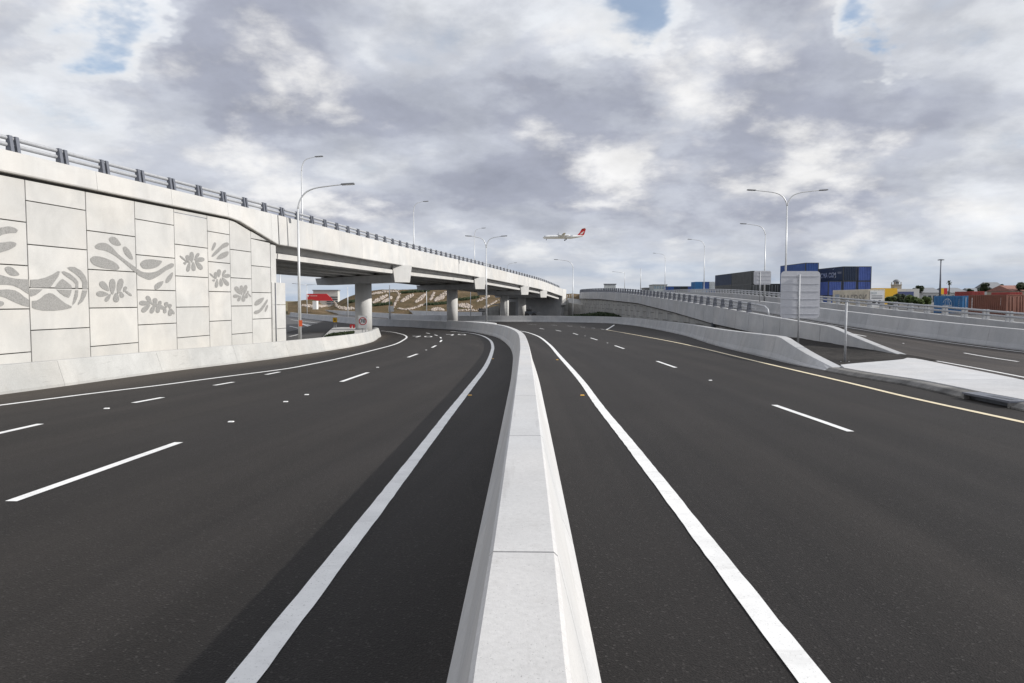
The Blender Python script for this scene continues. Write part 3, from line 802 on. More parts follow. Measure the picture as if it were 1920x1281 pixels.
LEAF_C = [
    [(230, 540, 230, 420, 52), (200, 540, 178, 455, 46), (210, 530, 185, 640, 44), (245, 530, 255, 632, 48), (270, 520, 345, 615, 54), (255, 505, 372, 505, 52), (265, 500, 310, 435, 36), (170, 530, 148, 555, 34), (190, 540, 100, 462, 20)],
    [(525, 700, 530, 610, 46), (495, 720, 490, 640, 40), (510, 715, 497, 815, 38), (545, 710, 555, 802, 40), (560, 700, 635, 790, 46), (560, 685, 652, 682, 44), (565, 680, 600, 618, 32), (480, 720, 465, 742, 28), (490, 715, 427, 655, 18)],
    [(755, 905, 680, 905, 40), (760, 885, 705, 800, 50), (775, 895, 772, 785, 40), (800, 890, 825, 782, 44), (795, 880, 795, 968, 44), (765, 900, 735, 962, 34), (825, 870, 832, 930, 32), (840, 880, 845, 845, 20), (840, 870, 880, 915, 16)]]
SHAPES_C = [
    [(448, 400), (460, 350), (480, 316), (496, 330), (485, 370), (455, 410)],
    [(448, 470), (480, 420), (530, 370), (575, 330), (620, 318), (638, 335), (620, 362), (570, 385), (510, 440), (460, 476)],
    [(502, 498), (530, 455), (580, 425), (630, 418), (630, 450), (590, 485), (535, 502)],
    [(915, 1000), (925, 965), (965, 935), (1020, 922), (1005, 960), (970, 995), (930, 1010)],
    [(908, 1090), (920, 1068), (965, 1050), (1000, 1010), (1055, 940), (1062, 950), (1030, 1015), (985, 1075), (935, 1102)],
    [(1028, 1075), (1035, 1030), (1055, 1000), (1064, 1005), (1058, 1040), (1035, 1078)]]
for s in SHAPES_A: relief(cropA(closed(s)))
for s in POLY_A: relief(cropA(s))
for s in SHAPES_B: relief(cropB(closed(s)))
for s in SHAPES_C: relief(cropC(closed(s)))
for grp, fn in ((LEAF_B, cropB), (LEAF_C, cropC)):
    for leaf in grp:
        for k, l in enumerate(leaf): relief(fn(lobe(*l)), k + 1)

# ------------------------------------------------------------------ bridge railing
def railing(name, label, curve, q0, q1, zf, spacing, hgt, offset, post_w=.13, pair=.12, post_mat=STEEL_D, rail_mat=STEEL, lean=.03, group=None, cat='railing', side=-1, fin=.21):
    """twin-rail traffic railing: fin posts with two rails"""
    mid = curve.at((q0 + q1) / 2)[0]
    root = empty(name, (mid.x, mid.y, zf(mid.y)), label=label, cat=cat, group=group)
    q = q0 + spacing * .5
    while q < q1:
        p, t, r = curve.at(q); z = zf(p.y); m = MB()
        for sgn in (-1, 1):
            c = p + r * offset + t * sgn * pair
            a = [c + r * fin * .43, c - r * fin * .57, c - r * (fin * .3 + lean), c + r * (fin * .25 - lean)]
            zz = [0, 0, hgt, hgt]
            poly = [Vector((a[i].x, a[i].y, z + zz[i])) - Vector((t.x, t.y, 0)) * post_w * .5 for i in range(4)]
            m.extrude(poly, Vector((t.x, t.y, 0)) * post_w)
        m.build('post', post_mat, root); q += spacing
    for hz, rr in ((hgt * .86, .07), (hgt * .46, .07)):
        n = max(2, int((q1 - q0) / 1.)); pts = []
        for k in range(n + 1):
            p, t, r = curve.at(q0 + (q1 - q0) * k / n); c = p + r * (offset + side * .10); pts.append((c.x, c.y, zf(p.y) + hz))
        MB().tube(pts, rr, 8).build('rail', rail_mat, root)
    return root
railing('bridge_railing', 'twin rail steel railing with dark posts along the wall and bridge parapet', FAS, FAS.s_of_y(-10), FAS.s_of_y(158), ztop, 2.0, .52, -.22)

# ------------------------------------------------------------------ ramp on the right
ZR = smooth_tab([(-40, tz(-40)), (0, 0), (20, tz(20)), (28, tz(28) + .0), (34, -.42), (48, .14), (62, .72), (89, 1.65), (112, 2.30), (140, 2.75), (173, 2.98), (220, 3.0), (300, 3.0)], 10)
def zr(Y): return interp(Y, ZR)
zr2 = lambda X, Y: zr(Y)
RL = Curve(spline([Vector((16.4, 29.3)), Vector((16.5, 45)), Vector((16.5, 70)), Vector((16.5, 100)), Vector((16.2, 128)), Vector((15.8, 150)), Vector((15.9, 166)), Vector((19.6, 204))], 10), .5)      # left parapet
RM = Curve(spline([Vector((26.5, -10)), Vector((25.4, 20)), Vector((24.45, 34.3)), Vector((23.6, 44)), Vector((23.4, 62)), Vector((23.4, 86)), Vector((23.2, 120)), Vector((22.8, 166)), Vector((26.5, 205))], 10), .5)   # median on the ramp
RO = Curve(spline([Vector((30.6, -10)), Vector((29.6, 20)), Vector((29.1, 40)), Vector((29.2, 62)), Vector((30.6, 80)), Vector((32, 95)), Vector((34.8, 131)), Vector((37.4, 184)), Vector((41, 215))], 10), .5)
def ramp():
    isl_back = Curve(spline([Vector((13.2, -12)), Vector((13.6, 0)), Vector((14.3, 16)), Vector((16.0, 29.0)), Vector((16.9, 45)), Vector((16.8, 70)), Vector((16.8, 100)), Vector((16.5, 128)), Vector((16.1, 150)), Vector((16.2, 166)), Vector((19.9, 203))], 10), .5)
    n = 160; A = [isl_back.at(isl_back.len * i / n)[0] for i in range(n + 1)]
    B = []
    for a in A:
        s = RO.s_of_y(a.y); B.append(RO.at(s)[0] + Vector((-.3, 0)) if True else None)
    # re-sample B so that rows keep the same Y
    B = [Vector((b.x, a.y)) for a, b in zip(A, B)]
    o = MB().strip(A, B, zr2, -.026, 6).build('ramp_road', ASPH_R, fixn=False, kind='structure')
    return o
ramp_road = ramp()
ZRL = -.022
line_on(ramp_road, spline([G(x, y, 0, zr).xy for x, y in [(2100, 741), (1920, 706), (1800, 683.5), (1712, 668.3)]] + [Vector((17.3, 46)), Vector((17.4, 80)), Vector((17.3, 110))], 8), .13, z=ZRL, zf=zr2)
line_on(ramp_road, RM.offset(-.95, RM.s_of_y(0), RM.s_of_y(150)), .12, z=ZRL, zf=zr2)
dash_on(ramp_road, G(1909, 677, 0, zr), G(1808, 661, 0, zr), .12, z=ZRL, zf=zr2)
d0 = G(1808, 661, 0, zr)
for k in range(1, 7): dash_on(ramp_road, (d0.x - .02 * k, d0.y + 12 * k - 3), (d0.x - .02 * k, d0.y + 12 * k), .12, z=ZRL, zf=zr2)
mk = G(1693.6, 643, 0, zr)
marker(1693.6, 643, WHITE, 'small white raised marker on the ramp lane', None, mk)
# ramp median barrier
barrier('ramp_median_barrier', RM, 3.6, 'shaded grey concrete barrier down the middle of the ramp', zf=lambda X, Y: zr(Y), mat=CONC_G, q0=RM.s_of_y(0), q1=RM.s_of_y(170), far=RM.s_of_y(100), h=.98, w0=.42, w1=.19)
# outer parapet with rails
def oprof(sc): return [(-.22, -3.2), (-.22, .86), (-.20, .88), (.18, .88), (.2, .86), (.24, -3.2)]
barrier('outer_parapet', RO, 5.2, 'weathered concrete parapet on the container yard side of the ramp', zf=lambda X, Y: zr(Y) - .03, mat=CONC_G, q0=RO.s_of_y(8), q1=RO.s_of_y(200), prof=oprof, cat='parapet', far=RO.s_of_y(120))
railing('outer_railing', 'pale twin rail railing on the parapet beside the container yard', RO, RO.s_of_y(14), RO.s_of_y(190), lambda Y: zr(Y) + .82, 2.05, .60, 0., post_w=.10, pair=.17, post_mat=STEEL, rail_mat=STEEL)
# left parapet: tapered end, then fascia with the ramp wall below
def rl_h(s): return max(.04, min(1., s / 7.6))
SRL = RL.s_of_y(37)
def lprof_at(s):
    p, t, r = RL.at(s); top = zr(p.y) + .90 * rl_h(s) - .02 * max(0, min(1, (s - 7.6) / 8)) * 2
    bot = interp(p.y, [(29, -1.2), (47.5, -.85), (47.7, -.28), (58.5, .04), (72, .715), (93, 1.57), (131, 2.2), (165, 2.4), (300, 2.4)])
    return p, t, r, top, bot
ramp_wall = empty('ramp_wall', (16.4, 90, tz(90)), label='grey retaining wall and parapet carrying the rising ramp', cat='wall')
def ramp_parapet():
    q = 0.; seg = 2.9
    while q < RL.len - 1:
        e1 = min(RL.len, q + seg); fr = []; n = 4
        for k in range(n + 1):
            p, t, r, top, bot = lprof_at(q + .024 + (e1 - q - .048) * k / n)
            fr.append(((p.x, p.y, 0), (r.x, r.y, 0), (0, 0, 1), [(-.10, bot), (-.02, top - .015), (-.005, top), (.33, top), (.42, bot - .3), (.24, bot - .3), (.24, bot)]))
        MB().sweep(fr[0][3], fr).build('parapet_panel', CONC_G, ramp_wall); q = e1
        if q > 90: seg = 6.
ramp_parapet()
fr = []
for k in range(120):
    p, t, r, top, bot = lprof_at(.3 + (RL.len - .6) * k / 119)
    fr.append(((p.x, p.y, 0), (r.x, r.y, 0), (0, 0, 1), [(.10, bot + .02), (.10, max(bot + .04, top - .05)), (.22, max(bot + .04, top - .05)), (.22, bot + .02)]))
MB().sweep(fr[0][3], fr).build('joint_filler', JOINT, ramp_wall)
def ramp_panels():
    q = RL.s_of_y(47.7); row = 0
    while q < RL.len - 2.5:
        e1 = q + 2.4
        pa, t, r = RL.at(q); pb = RL.at(e1)[0]
        zs = [-2.2, -.9, .5, 1.9, 3.3] if row % 2 else [-2.2, -1.55, -.2, 1.2, 2.6]
        tops = [lprof_at(q)[4] - .16, lprof_at(e1)[4] - .16]
        for z0, z1 in zip(zs, zs[1:]):
            za, zb = min(z1 - .02, tops[0]), min(z1 - .02, tops[1])
            if max(za, zb) < z0 + .06: continue
            za, zb = max(za, z0 + .04), max(zb, z0 + .04)
            t2 = (pb - pa).normalized()
            a, b = pa + t2 * .035 + r * .14, pb - t2 * .035 + r * .14
            m = MB(); m.extrude([Vector((*a, z0 + .04)), Vector((*b, z0 + .04)), Vector((*b, zb)), Vector((*a, za))], Vector((r.x, r.y, 0)) * .1)
            m.build('panel', CONC_WALL, ramp_wall)
        q = e1; row += 1
ramp_panels()
fr = []
for k in range(60):
    s = RL.s_of_y(47.7) + (RL.len - RL.s_of_y(47.7)) * k / 59; p, t, r, top, bot = lprof_at(s)
    fr.append(((p.x, p.y, 0), (r.x, r.y, 0), (0, 0, 1), [(.2, -2.2), (.2, zr(p.y) - .08), (.5, zr(p.y) - .08), (.5, -2.2)]))
MB().sweep(fr[0][3], fr).build('wall_body', JOINT, ramp_wall)  # dark body left showing above the panels, painted shade under the parapet
MB().bbox((16.36, 58.2, tz(58) - .2), (16.58, 58.6, .1)).build('downpipe', DARKMETAL, ramp_wall)
qe = RL.s_of_y(49)
rr_ = railing('ramp_railing', 'dark posted twin rail railing on the left parapet of the ramp', RL, qe, RL.s_of_y(195), lambda Y: lprof_at(RL.s_of_y(Y))[3], 2.1, .70, .13, post_w=.05, pair=.10, lean=.0, side=1, fin=.30)
# rail end curving down to the parapet
for hz in (.60,):
    p, t, r = RL.at(qe); z = lprof_at(qe)[3]; b = p + r * .26
    pts = [(b.x, b.y, z + hz), (b.x - t.x * 1.6, b.y - t.y * 1.6, z + hz - .12), (b.x - t.x * 2.2, b.y - t.y * 2.2, z + .28), (b.x - t.x * 2.4, b.y - t.y * 2.4, z - .1)]
    sp = spline([(0, 0), (1, 1)], 2)
    MB().tube(pts, .07, 8).build('rail_end', STEEL, rr_)

# concrete island, kerb, drain
kerb_f = gp([(1547, 694), (1600, 704.5), (1703, 721.5), (1806, 744.6), (1866, 756.7), (1920, 768), (2080, 803)])
KF = Curve(spline(kerb_f, 8), .3)
def island():
    back = gp([(1576, 684), (1600, 681.5), (1696, 673.2)], .12)
    bl = gp([(1703, 670.5), (1800, 688.5), (1920, 712.5), (2100, 749)], .12)
    kin = KF.offset(-.42, .5, None, .4)                      # inner line of the kerb (to the right-hand side of travel away)
    a = Curve(spline([p for p in kin], 2), .3)
    bb = Curve(spline([back[0], back[1], back[2]] + bl, 6), .3)
    hI = .12
    def frac(c_, Y):
        return min((abs(c_.at(c_.len * i / 300)[0].y - Y), i / 300) for i in range(301))[1]
    y1, y2 = G(1800, 711.5, .12).y, G(1875, 732.8, .12).y
    cuts = [(0, 0), (frac(a, y1), frac(bb, y1)), (frac(a, y2), frac(bb, y2)), (1, 1)]
    root = empty('traffic_island', (*kerb_f[2], tz(kerb_f[2].y)), label='pale concrete island between the carriageway kerb and the ramp', cat='traffic island')
    # slabs between contraction joints
    for c0, c1 in zip(cuts, cuts[1:]):
        n = 24; m = MB(); A = [a.at(a.len * (c0[0] + (c1[0] - c0[0]) * i / n * .996))[0] for i in range(n + 1)]; B = [bb.at(bb.len * (c0[1] + (c1[1] - c0[1]) * i / n * .996))[0] for i in range(n + 1)]
        vs = []
        for p_, q_ in zip(A, B):
            for P, top in ((p_, 1), (q_, 1), (q_, 0), (p_, 0)): vs.append((P.x, P.y, tz(P.y) + (hI if top else -.1)))
        fs = []
        for i in range(n):
            for j in range(4): fs.append((i * 4 + j, i * 4 + (j + 1) % 4, (i + 1) * 4 + (j + 1) % 4, (i + 1) * 4 + j))
        fs += [(3, 2, 1, 0), (n * 4, n * 4 + 1, n * 4 + 2, n * 4 + 3)]
        m.add(vs, fs).build('slab', CONC_PAVE, root)
    # kerb in pieces
    seg = 1.5; q = 0.; k = 0; grate = None
    s_g = min(range(int(KF.len * 10)), key=lambda i: abs(KF.at(i / 10)[0].x - G(1805, 744).x) + abs(KF.at(i / 10)[0].y - G(1805, 744).y)) / 10
    s_h = min(range(int(KF.len * 10)), key=lambda i: (KF.at(i / 10)[0] - g2(1900, 763)).length) / 10
    while q < KF.len - .2:
        e1 = min(KF.len, q + seg)
        for cut in sorted((s_g, s_h)):
            if q + .01 < cut < e1: e1 = cut; break
        skip = s_h <= (q + e1) / 2 <= s_g or s_g <= (q + e1) / 2 <= s_h
        fr = []
        for i in range(5):
            p_, t_, r_ = KF.at(q + .006 + (e1 - q - .012) * i / 4); w = -1
            if skip: pr = [(-.41, -.05), (-.41, .124), (-.385, .126), (-.385, -.05)]
            else: pr = [(.0, -.06), (-.0, .03), (-.12, .11), (-.18, .124), (-.41, .126), (-.41, -.05)]
            fr.append(((p_.x, p_.y, tz(p_.y) - .03), (r_.x, r_.y, 0), (0, 0, 1), pr))
        MB().sweep(fr[0][3], fr).build('kerb', CONC_K, root); q = e1
    # drain inlet: lintel on legs with slots above a dark mouth
    g0, g1 = sorted((s_g, s_h)); dr = empty('drain_inlet', (*KF.at((g0 + g1) / 2)[0], tz(KF.at((g0 + g1) / 2)[0].y)), label='dark slotted storm drain inlet set into the kerb', cat='drain')
    def lint(u0, u1, z0, z1, s0, s1, name, mat):
        fr = []
        for i in range(5):
            p_, t_, r_ = KF.at(s0 + (s1 - s0) * i / 4); fr.append(((p_.x, p_.y, tz(p_.y)), (r_.x, r_.y, 0), (0, 0, 1), [(u0, z0), (u0, z1), (u1, z1), (u1, z0)]))
        MB().sweep(fr[0][3], fr).build(name, mat, dr)
    lint(-.38, .02, .065, .112, g0, g1, 'lintel', STEEL_D)
    lint(-.16, -.12, -.05, .066, g0, g1, 'mouth_back', DARKMETAL)
    L = g1 - g0
    for i in range(6): s0 = g0 + L * (.42 + .085 * i); lint(-.25, -.10, .110, .114, s0, s0 + L * .05, 'slot', BLACK)
    for s0 in (g0, g1 - .08): lint(-.18, .02, -.05, .076, s0, s0 + .08, 'leg', CONC_K)
island()
# soil between the two right-hand walls, banked up against the ramp wall
def soil():
    A = [p for p in RB.offset(.6, 1.0, RB.s_of_y(60) if False else 42, .7)]
    n = len(A); vs = []
    for i, p_ in enumerate(A):
        b = Vector((16.55, p_.y + 2.5 if p_.y < 27.5 else p_.y))
        for j in range(7):
            q_ = p_.lerp(b, j / 6); s = max(0, min(1, (p_.y - 27) / 14)); z = tz(q_.y) + .06 + .42 * s * (j / 6) ** 1.2
            vs.append((q_.x, q_.y, z + mnoise.noise(Vector((q_.x * .8, q_.y * .8, 0))) * .03))
    fs = [(i * 7 + j, i * 7 + j + 1, (i + 1) * 7 + j + 1, (i + 1) * 7 + j) for i in range(n - 1) for j in range(6)]
    MB().add(vs, fs).build('soil', DIRT, fixn=False, kind='structure')
soil()

# ------------------------------------------------------------------ lamps
def street_lamp(p, hgt, arms, arm_len, rz, label, group, r0=.10, r1=.055, rise=.55):
    """tapered pole, each arm one smooth curve out of the pole top, flat lantern at its end"""
    root = empty('street_lamp', p, rz, label=label, cat='street lamp', group=group)
    bend = hgt - 1.35
    MB().tube([(0, 0, 0), (0, 0, bend)], [r0, r1], 12).build('pole', POLE, root, local=True)
    MB().box((0, 0, .015), (r0 * 3.4, r0 * 3.4, .03)).build('base_plate', STEEL, root, local=True)
    for a in arms:
        path = spline([(0, bend - .02), (.05 * arm_len, bend + .45), (.17 * arm_len, bend + .88), (.36 * arm_len, bend + 1.12), (.72 * arm_len, bend + 1.27), (arm_len, bend + 1.35)], 4)
        pts = [(a * q_.x, 0, q_.y) for q_ in path]
        n = len(pts); MB().tube(pts, [r1 + (.032 - r1) * i / (n - 1) for i in range(n)], 8).build('arm', POLE, root, local=True)
        e_ = pts[-1]; m = MB(); tl = Matrix.Rotation(-a * .06, 3, 'Y')
        m.box((e_[0] + a * .30, 0, e_[2] + .02), (.72, .30, .075), tilt=tl); hd = m.build('lantern', HEAD, root, local=True)
        MB().box((e_[0] + a * .38, 0, e_[2] - .022), (.40, .22, .018), tilt=tl).build('lens', GLASS_L, hd, local=True)
    return root
def foot(x, Y, z): X = (x - CX) / F * Y; return (X, Y, z)
def lamp_to(x, ytop, base, arms, al, rz, label, group):
    """height from where the arm tip stands in the picture"""
    zt = AT(x, ytop, base[1]).z
    return street_lamp(base, zt - base[2], arms, al, rz, label, group)
lamp_to(561, 346, foot(562, 40.6, tz(40.6)), (1,), 2.55, 0, 'tall grey single arm lamp beside the end of the patterned wall', None)
for x, yt, Y, lb in ((570, 294, 68, 'single arm lamp on the bridge deck just past the patterned wall'), (777, 378, 98, 'single arm lamp on the bridge deck above the second column'), (890, 428, 131, 'slender single arm lamp on the bridge deck behind the double lamp')):
    lamp_to(x, yt, foot(x, Y, ztop(Y) - 1.0), (1,), 1.38, 0, lb, 'lamps along the bridge deck')
lamp_to(951, 493, foot(951, 190, tz(190)), (1,), 1.9, 0, 'small distant lamp poking above the far bridge railing', None)
lamp_to(912, 443, foot(912, 82.5, tz(82.5) - .03), (1, -1), 1.75, 0, 'double arm lamp on the median barrier bend', 'double arm lamps')
lamp_to(1073, 487, foot(1074, 122, tz(122) - .03), (-1,), 2.6, 0, 'single arm lamp rising behind the far barrier before the grey walls', None)
lamp_to(1471, 357, foot(1471, 63, zr(63) + .9), (1, -1), 2.85, 0, 'tall double arm lamp on the ramp median behind the big sign back', 'double arm lamps')
for x, yt, Y, lb in ((1432, 420, 88, 'single arm lamp beside the small sign back on the ramp'), (1319, 449, 131, 'single arm lamp on the ramp before the dark container stack'), (1246, 475, 180, 'distant single arm lamp on the ramp before the glass tower')):
    lamp_to(x, yt, foot(x, Y, zr(Y) - .05), (-1,), 2.45, 0, lb, 'lamps along the ramp')
# thin far poles
def far_pole(x, yb, yt, Y, arm=None, label='', group=None, name='mast_pole', r=.09):
    b = AT(x, yb, Y); h_ = AT(x, yt, Y).z - b.z
    root = empty(name, b, label=label, cat='pole', group=group)
    MB().tube([(0, 0, 0), (0, 0, h_)], [r, r * .7], 8).build('pole', POLE, root, local=True)
    if arm:
        for a in (arm if isinstance(arm, (list, tuple)) else [arm]):
            MB().tube([(0, 0, h_ - .05), (a * .5, 0, h_ + .05), (a, 0, h_ + .25)], .05, 6).build('arm', POLE, root, local=True)
            MB().box((a * 1.08, 0, h_ + .25), (abs(a) * .2, .25, .08)).build('lantern', HEAD, root, local=True)
far_pole(1171, 547, 511, 230, -3.4, 'far lamp with straight arm on the ramp crest behind the gantry board')
far_pole(1201, 549, 503, 200, None, 'bare white pole on the ramp crest between two lamps', r=.12)
for x, yb, yt, arm, lb in ((576, 593, 534, (2.6, -2.6), 'slim double arm lamp before the red hoarding'), (652.5, 600, 538, None, 'slim pole left of the first bridge column'), (731, 606, 535, None, 'slim pole before the stone patterned hill between two columns'), (800, 592, 546, None, 'slim pole on the hill foot left of the second column'), (882.5, 595, 545, None, 'slim pole right of the second column')):
    g_ = G(x, yb); far_pole(x, yb, yt, g_.y, arm, lb, None, 'lamp_pole' if arm else 'slim_pole', .085)
g_ = G(527, 590); far_pole(526.5, 590, 500, 120, 1.1, 'lamp pole showing behind the end block of the patterned wall', None, 'lamp_pole')

# ------------------------------------------------------------------ signs
def big_sign(x0, x1, y0, y1, px, ybase, Y, label, ribs, pole_top, nposts=1):
    a, b = AT(x0, y1, Y), AT(x1, y0, Y); w, h_ = b.x - a.x, b.z - a.z
    X = AT(px, y0, Y).x; zb = AT(px, ybase, Y).z
    root = empty('road_sign', (X, Y, zb), label=label, cat='sign')
    cx, cz = (a.x + b.x) / 2 - X, (a.z + b.z) / 2 - zb
    rad = w * .1; poly = []
    for sx, sz, a0 in ((1, 1, 0), (-1, 1, 90), (-1, -1, 180), (1, -1, 270)):
        for k in range(5): an = R(a0 + 22.5 * k); poly.append(Vector((cx + sx * (w / 2 - rad) + rad * math.cos(an), .0, cz + sz * (h_ / 2 - rad) + rad * math.sin(an))))
    pl = MB().extrude(poly, (0, .008, 0)).build('sign_plate', SIGNBACK, root, local=True)
    for k in range(ribs):
        z = cz + h_ / 2 - h_ * (.11 + .80 * k / (ribs - 1)) if ribs > 1 else cz
        m = MB(); m.box((cx, -.012, z), (w * .95, .02, .014)); m.box((cx, -.003, z), (w * .95, .004, .035)); m.build('rib', SIGNBACK, pl, local=True)
    for k in range(nposts):
        dx = 0 if nposts == 1 else (k - .5) * w * .45
        MB().tube([(dx, -.085, 0), (dx, -.085, AT(px, pole_top, Y).z - zb)], .048, 12).build('post', STEEL, root, local=True)
        for z in (cz - h_ * .3, cz, cz + h_ * .3): MB().box((dx, -.05, z), (.13, .035, .05)).build('clamp', STEEL, root, local=True)
    return root
big_sign(1462.5, 1538.5, 508.5, 597, 1498, 651, 36, 'large grey sign back with horizontal ribs on a post between the two walls', 6, 515)
big_sign(1413, 1446, 508, 534, 1425, 566, 66, 'small ribbed sign back on posts before the dark containers', 4, 509)
pb = G(1584, 681); pt = AT(1584, 567, pb.y)
bp = empty('sign_post', pb, label='bare galvanised post on a base plate beside the concrete island', cat='post')
MB().tube([(0, 0, 0), (0, 0, pt.z - pb.z)], .04, 12).build('post', STEEL, bp, local=True)
MB().box((0, 0, .02), (.42, .3, .03)).build('base_plate', STEEL, bp, local=True)
for sx in (-.15, .15): MB().tube([(sx, 0, .03), (sx, 0, .07)], .02, 6).build('bolt', STEEL, bp, local=True)
# speed sign
Ys = 52.; sp_ = AT(681, 632, Ys); sroot = empty('speed_sign', (sp_.x, Ys, tz(Ys)), label='white speed limit sign reading 70 before the first column', cat='sign')
a, b = AT(672.3, 615.3, Ys), AT(688.2, 592.2, Ys); w, h_ = b.x - a.x, b.z - a.z; cz = (a.z + b.z) / 2 - tz(Ys); cx = (a.x + b.x) / 2 - sp_.x
MB().box((cx, 0, cz), (w, .012, h_)).build('sign_plate', WHITE, sroot, local=True)
def ring(r0, r1, y, z0, n=32):
    m = MB(); vs = []
    for rr in (r0, r1):
        for k in range(n): vs.append((cx + rr * math.cos(2 * math.pi * k / n), y, z0 + rr * math.sin(2 * math.pi * k / n)))
    return m.add(vs, [(k, (k + 1) % n, n + (k + 1) % n, n + k) for k in range(n)])
zc = cz + h_ * .06
ring(w * .455, w * .36, -.011, zc).build('red_ring', RED, sroot, local=True)
text_part('70', w * .60, BLACK, sroot, Matrix.Translation((cx, -.013, zc)) @ Matrix.Rotation(R(90), 4, 'X'), 'numeral', .003)
for dx in (-.05, .18): MB().tube([(cx + dx, .04, 0), (cx + dx, .04, cz + h_ * .4)], .022, 8).build('post', STEEL, sroot, local=True)
# temporary signs beyond
def small_sign(x0, x1, y0, y1, yb, mat, label, diamond=False, Y=None, inner=None):
    g_ = G((x0 + x1) / 2, yb); Y = Y or g_.y; a, b = AT(x0, y1, Y), AT(x1, y0, Y); zb = AT((x0 + x1) / 2, yb, Y).z
    X = (a.x + b.x) / 2; root = empty('roadwork_sign', (X, Y, zb), label=label, cat='sign'); w, h_ = b.x - a.x, b.z - a.z; cz = (a.z + b.z) / 2 - zb
    if diamond: MB().extrude([Vector((0, 0, cz + h_ / 2)), Vector((w / 2, 0, cz)), Vector((0, 0, cz - h_ / 2)), Vector((-w / 2, 0, cz))], (0, .02, 0)).build('sign_plate', mat, root, local=True)
    else: MB().box((0, .01, cz), (w, .02, h_)).build('sign_plate', mat, root, local=True)
    if inner:
        s = h_ * .16
        MB().tube([(0, -.01, cz + s * 1.2), (0, -.014, cz + s * 1.2)], s * .5, 10).build('pictogram', inner, root, local=True)
        MB().extrude([Vector((-s * .5, -.004, cz + s * .6)), Vector((s * .4, -.004, cz + s * .6)), Vector((s * .9, -.004, cz - s * 1.2)), Vector((-s * .9, -.004, cz - s * 1.2))], (0, -.004, 0)).build('pictogram', inner, root, local=True)
    for dx in (-.12, .12): MB().tube([(dx, .03, 0), (dx * .6, .03, cz)], .025, 6).build('post', STEEL, root, local=True)
small_sign(624, 632, 595.5, 604.5, 621, YELLOW, 'yellow roadwork sign with dark figure on the junction', inner=BLACK)
small_sign(656, 665, 608.5, 619, 621, RED, 'small red sign panel tucked beside the first column', inner=WHITE)
g_ = AT(562.5, 612, 40.6); tb = MB().bbox((g_.x - .02, g_.y - .14, g_.z), (g_.x + .17, g_.y - .13, AT(562, 600.5, 40.6).z)).build('marker_tag', ORANGE, loc=(g_.x, g_.y, g_.z), label='orange tag strapped to the lamp pole by the wall end', cat='tag')
small_sign(728.5, 738.5, 574, 584.5, 605, WHITE, 'white sign board before the hill between two bridge columns')

# ------------------------------------------------------------------ junction beyond the bridge: markings, planted nose
fr_road = bpy.data.objects['road.002']
ZF = -.046
def px_line(pts, w): line_on(fr_road, spline(gp(pts), 6), w, 'marking', PAINT, ZF)
px_line([(543, 611), (565, 616), (590, 622)], .2); px_line([(560, 605), (585, 611), (600, 617), (603.5, 622)], .25)
px_line([(543, 630), (556, 627), (566, 623), (567, 620), (560, 617.5)], .2)
for k in range(6): px_line([(566 + 9 * k, 607 + .9 * k), (582 + 9.5 * k, 612.5 + .2 * k)], .3)
px_line([(545, 599), (600, 606), (650, 613)], .16)
nose = [G(x, y).xy for x, y in [(606, 633), (620, 623), (626, 619.5), (664, 619.6), (690, 622), (690, 633)]]
MB().prism([(p.x, p.y) for p in nose], tz(60) - .3, tz(60) + .16).build('kerbed_nose', CONC_W, loc=(nose[2].x, nose[2].y, tz(60) - .3), label='white kerbed island nose beyond the sunlit barrier', cat='traffic island')

# ------------------------------------------------------------------ vegetation
def leaf_mat(name, a, b_):
    def fn(T, b):
        n = T.noise(obj_co(T), .8, 4, .6); r = T.n('ShaderNodeNewGeometry').outputs['Random Per Island']
        k = T.mix(T.math('ADD', T.math('MULTIPLY', n, .5), T.math('MULTIPLY', r, .5)), a, b_)
        T.L.new(k, b.inputs['Base Color']); b.inputs['Roughness'].default_value = .7; b.inputs['Specular IOR Level'].default_value = .2
    return material(name, fn)
LEAF = leaf_mat('green_leaves', (.03, .055, .015), (.11, .14, .04))
LEAF_D = leaf_mat('dark_leaves', (.015, .028, .012), (.05, .065, .03))
BARK = plain('bark', (.12, .09, .065), .9, 0, .3, 6)
def leaves(m, c, rad, n, size, squash=1.):
    for _ in range(n):
        d = Vector((random.gauss(0, 1), random.gauss(0, 1), random.gauss(0, 1))); d.normalize()
        p_ = Vector(c) + Vector((d.x * rad, d.y * rad, d.z * rad * squash)) * random.uniform(.45, 1.) ** .6
        u = Vector((random.gauss(0, 1), random.gauss(0, 1), random.gauss(0, .7))).normalized(); v = u.orthogonal().normalized(); s = size * random.uniform(.6, 1.3)
        m.add([p_ - u * s, p_ + v * s * .5, p_ + u * s, p_ - v * s * .5], [(0, 1, 2, 3)])
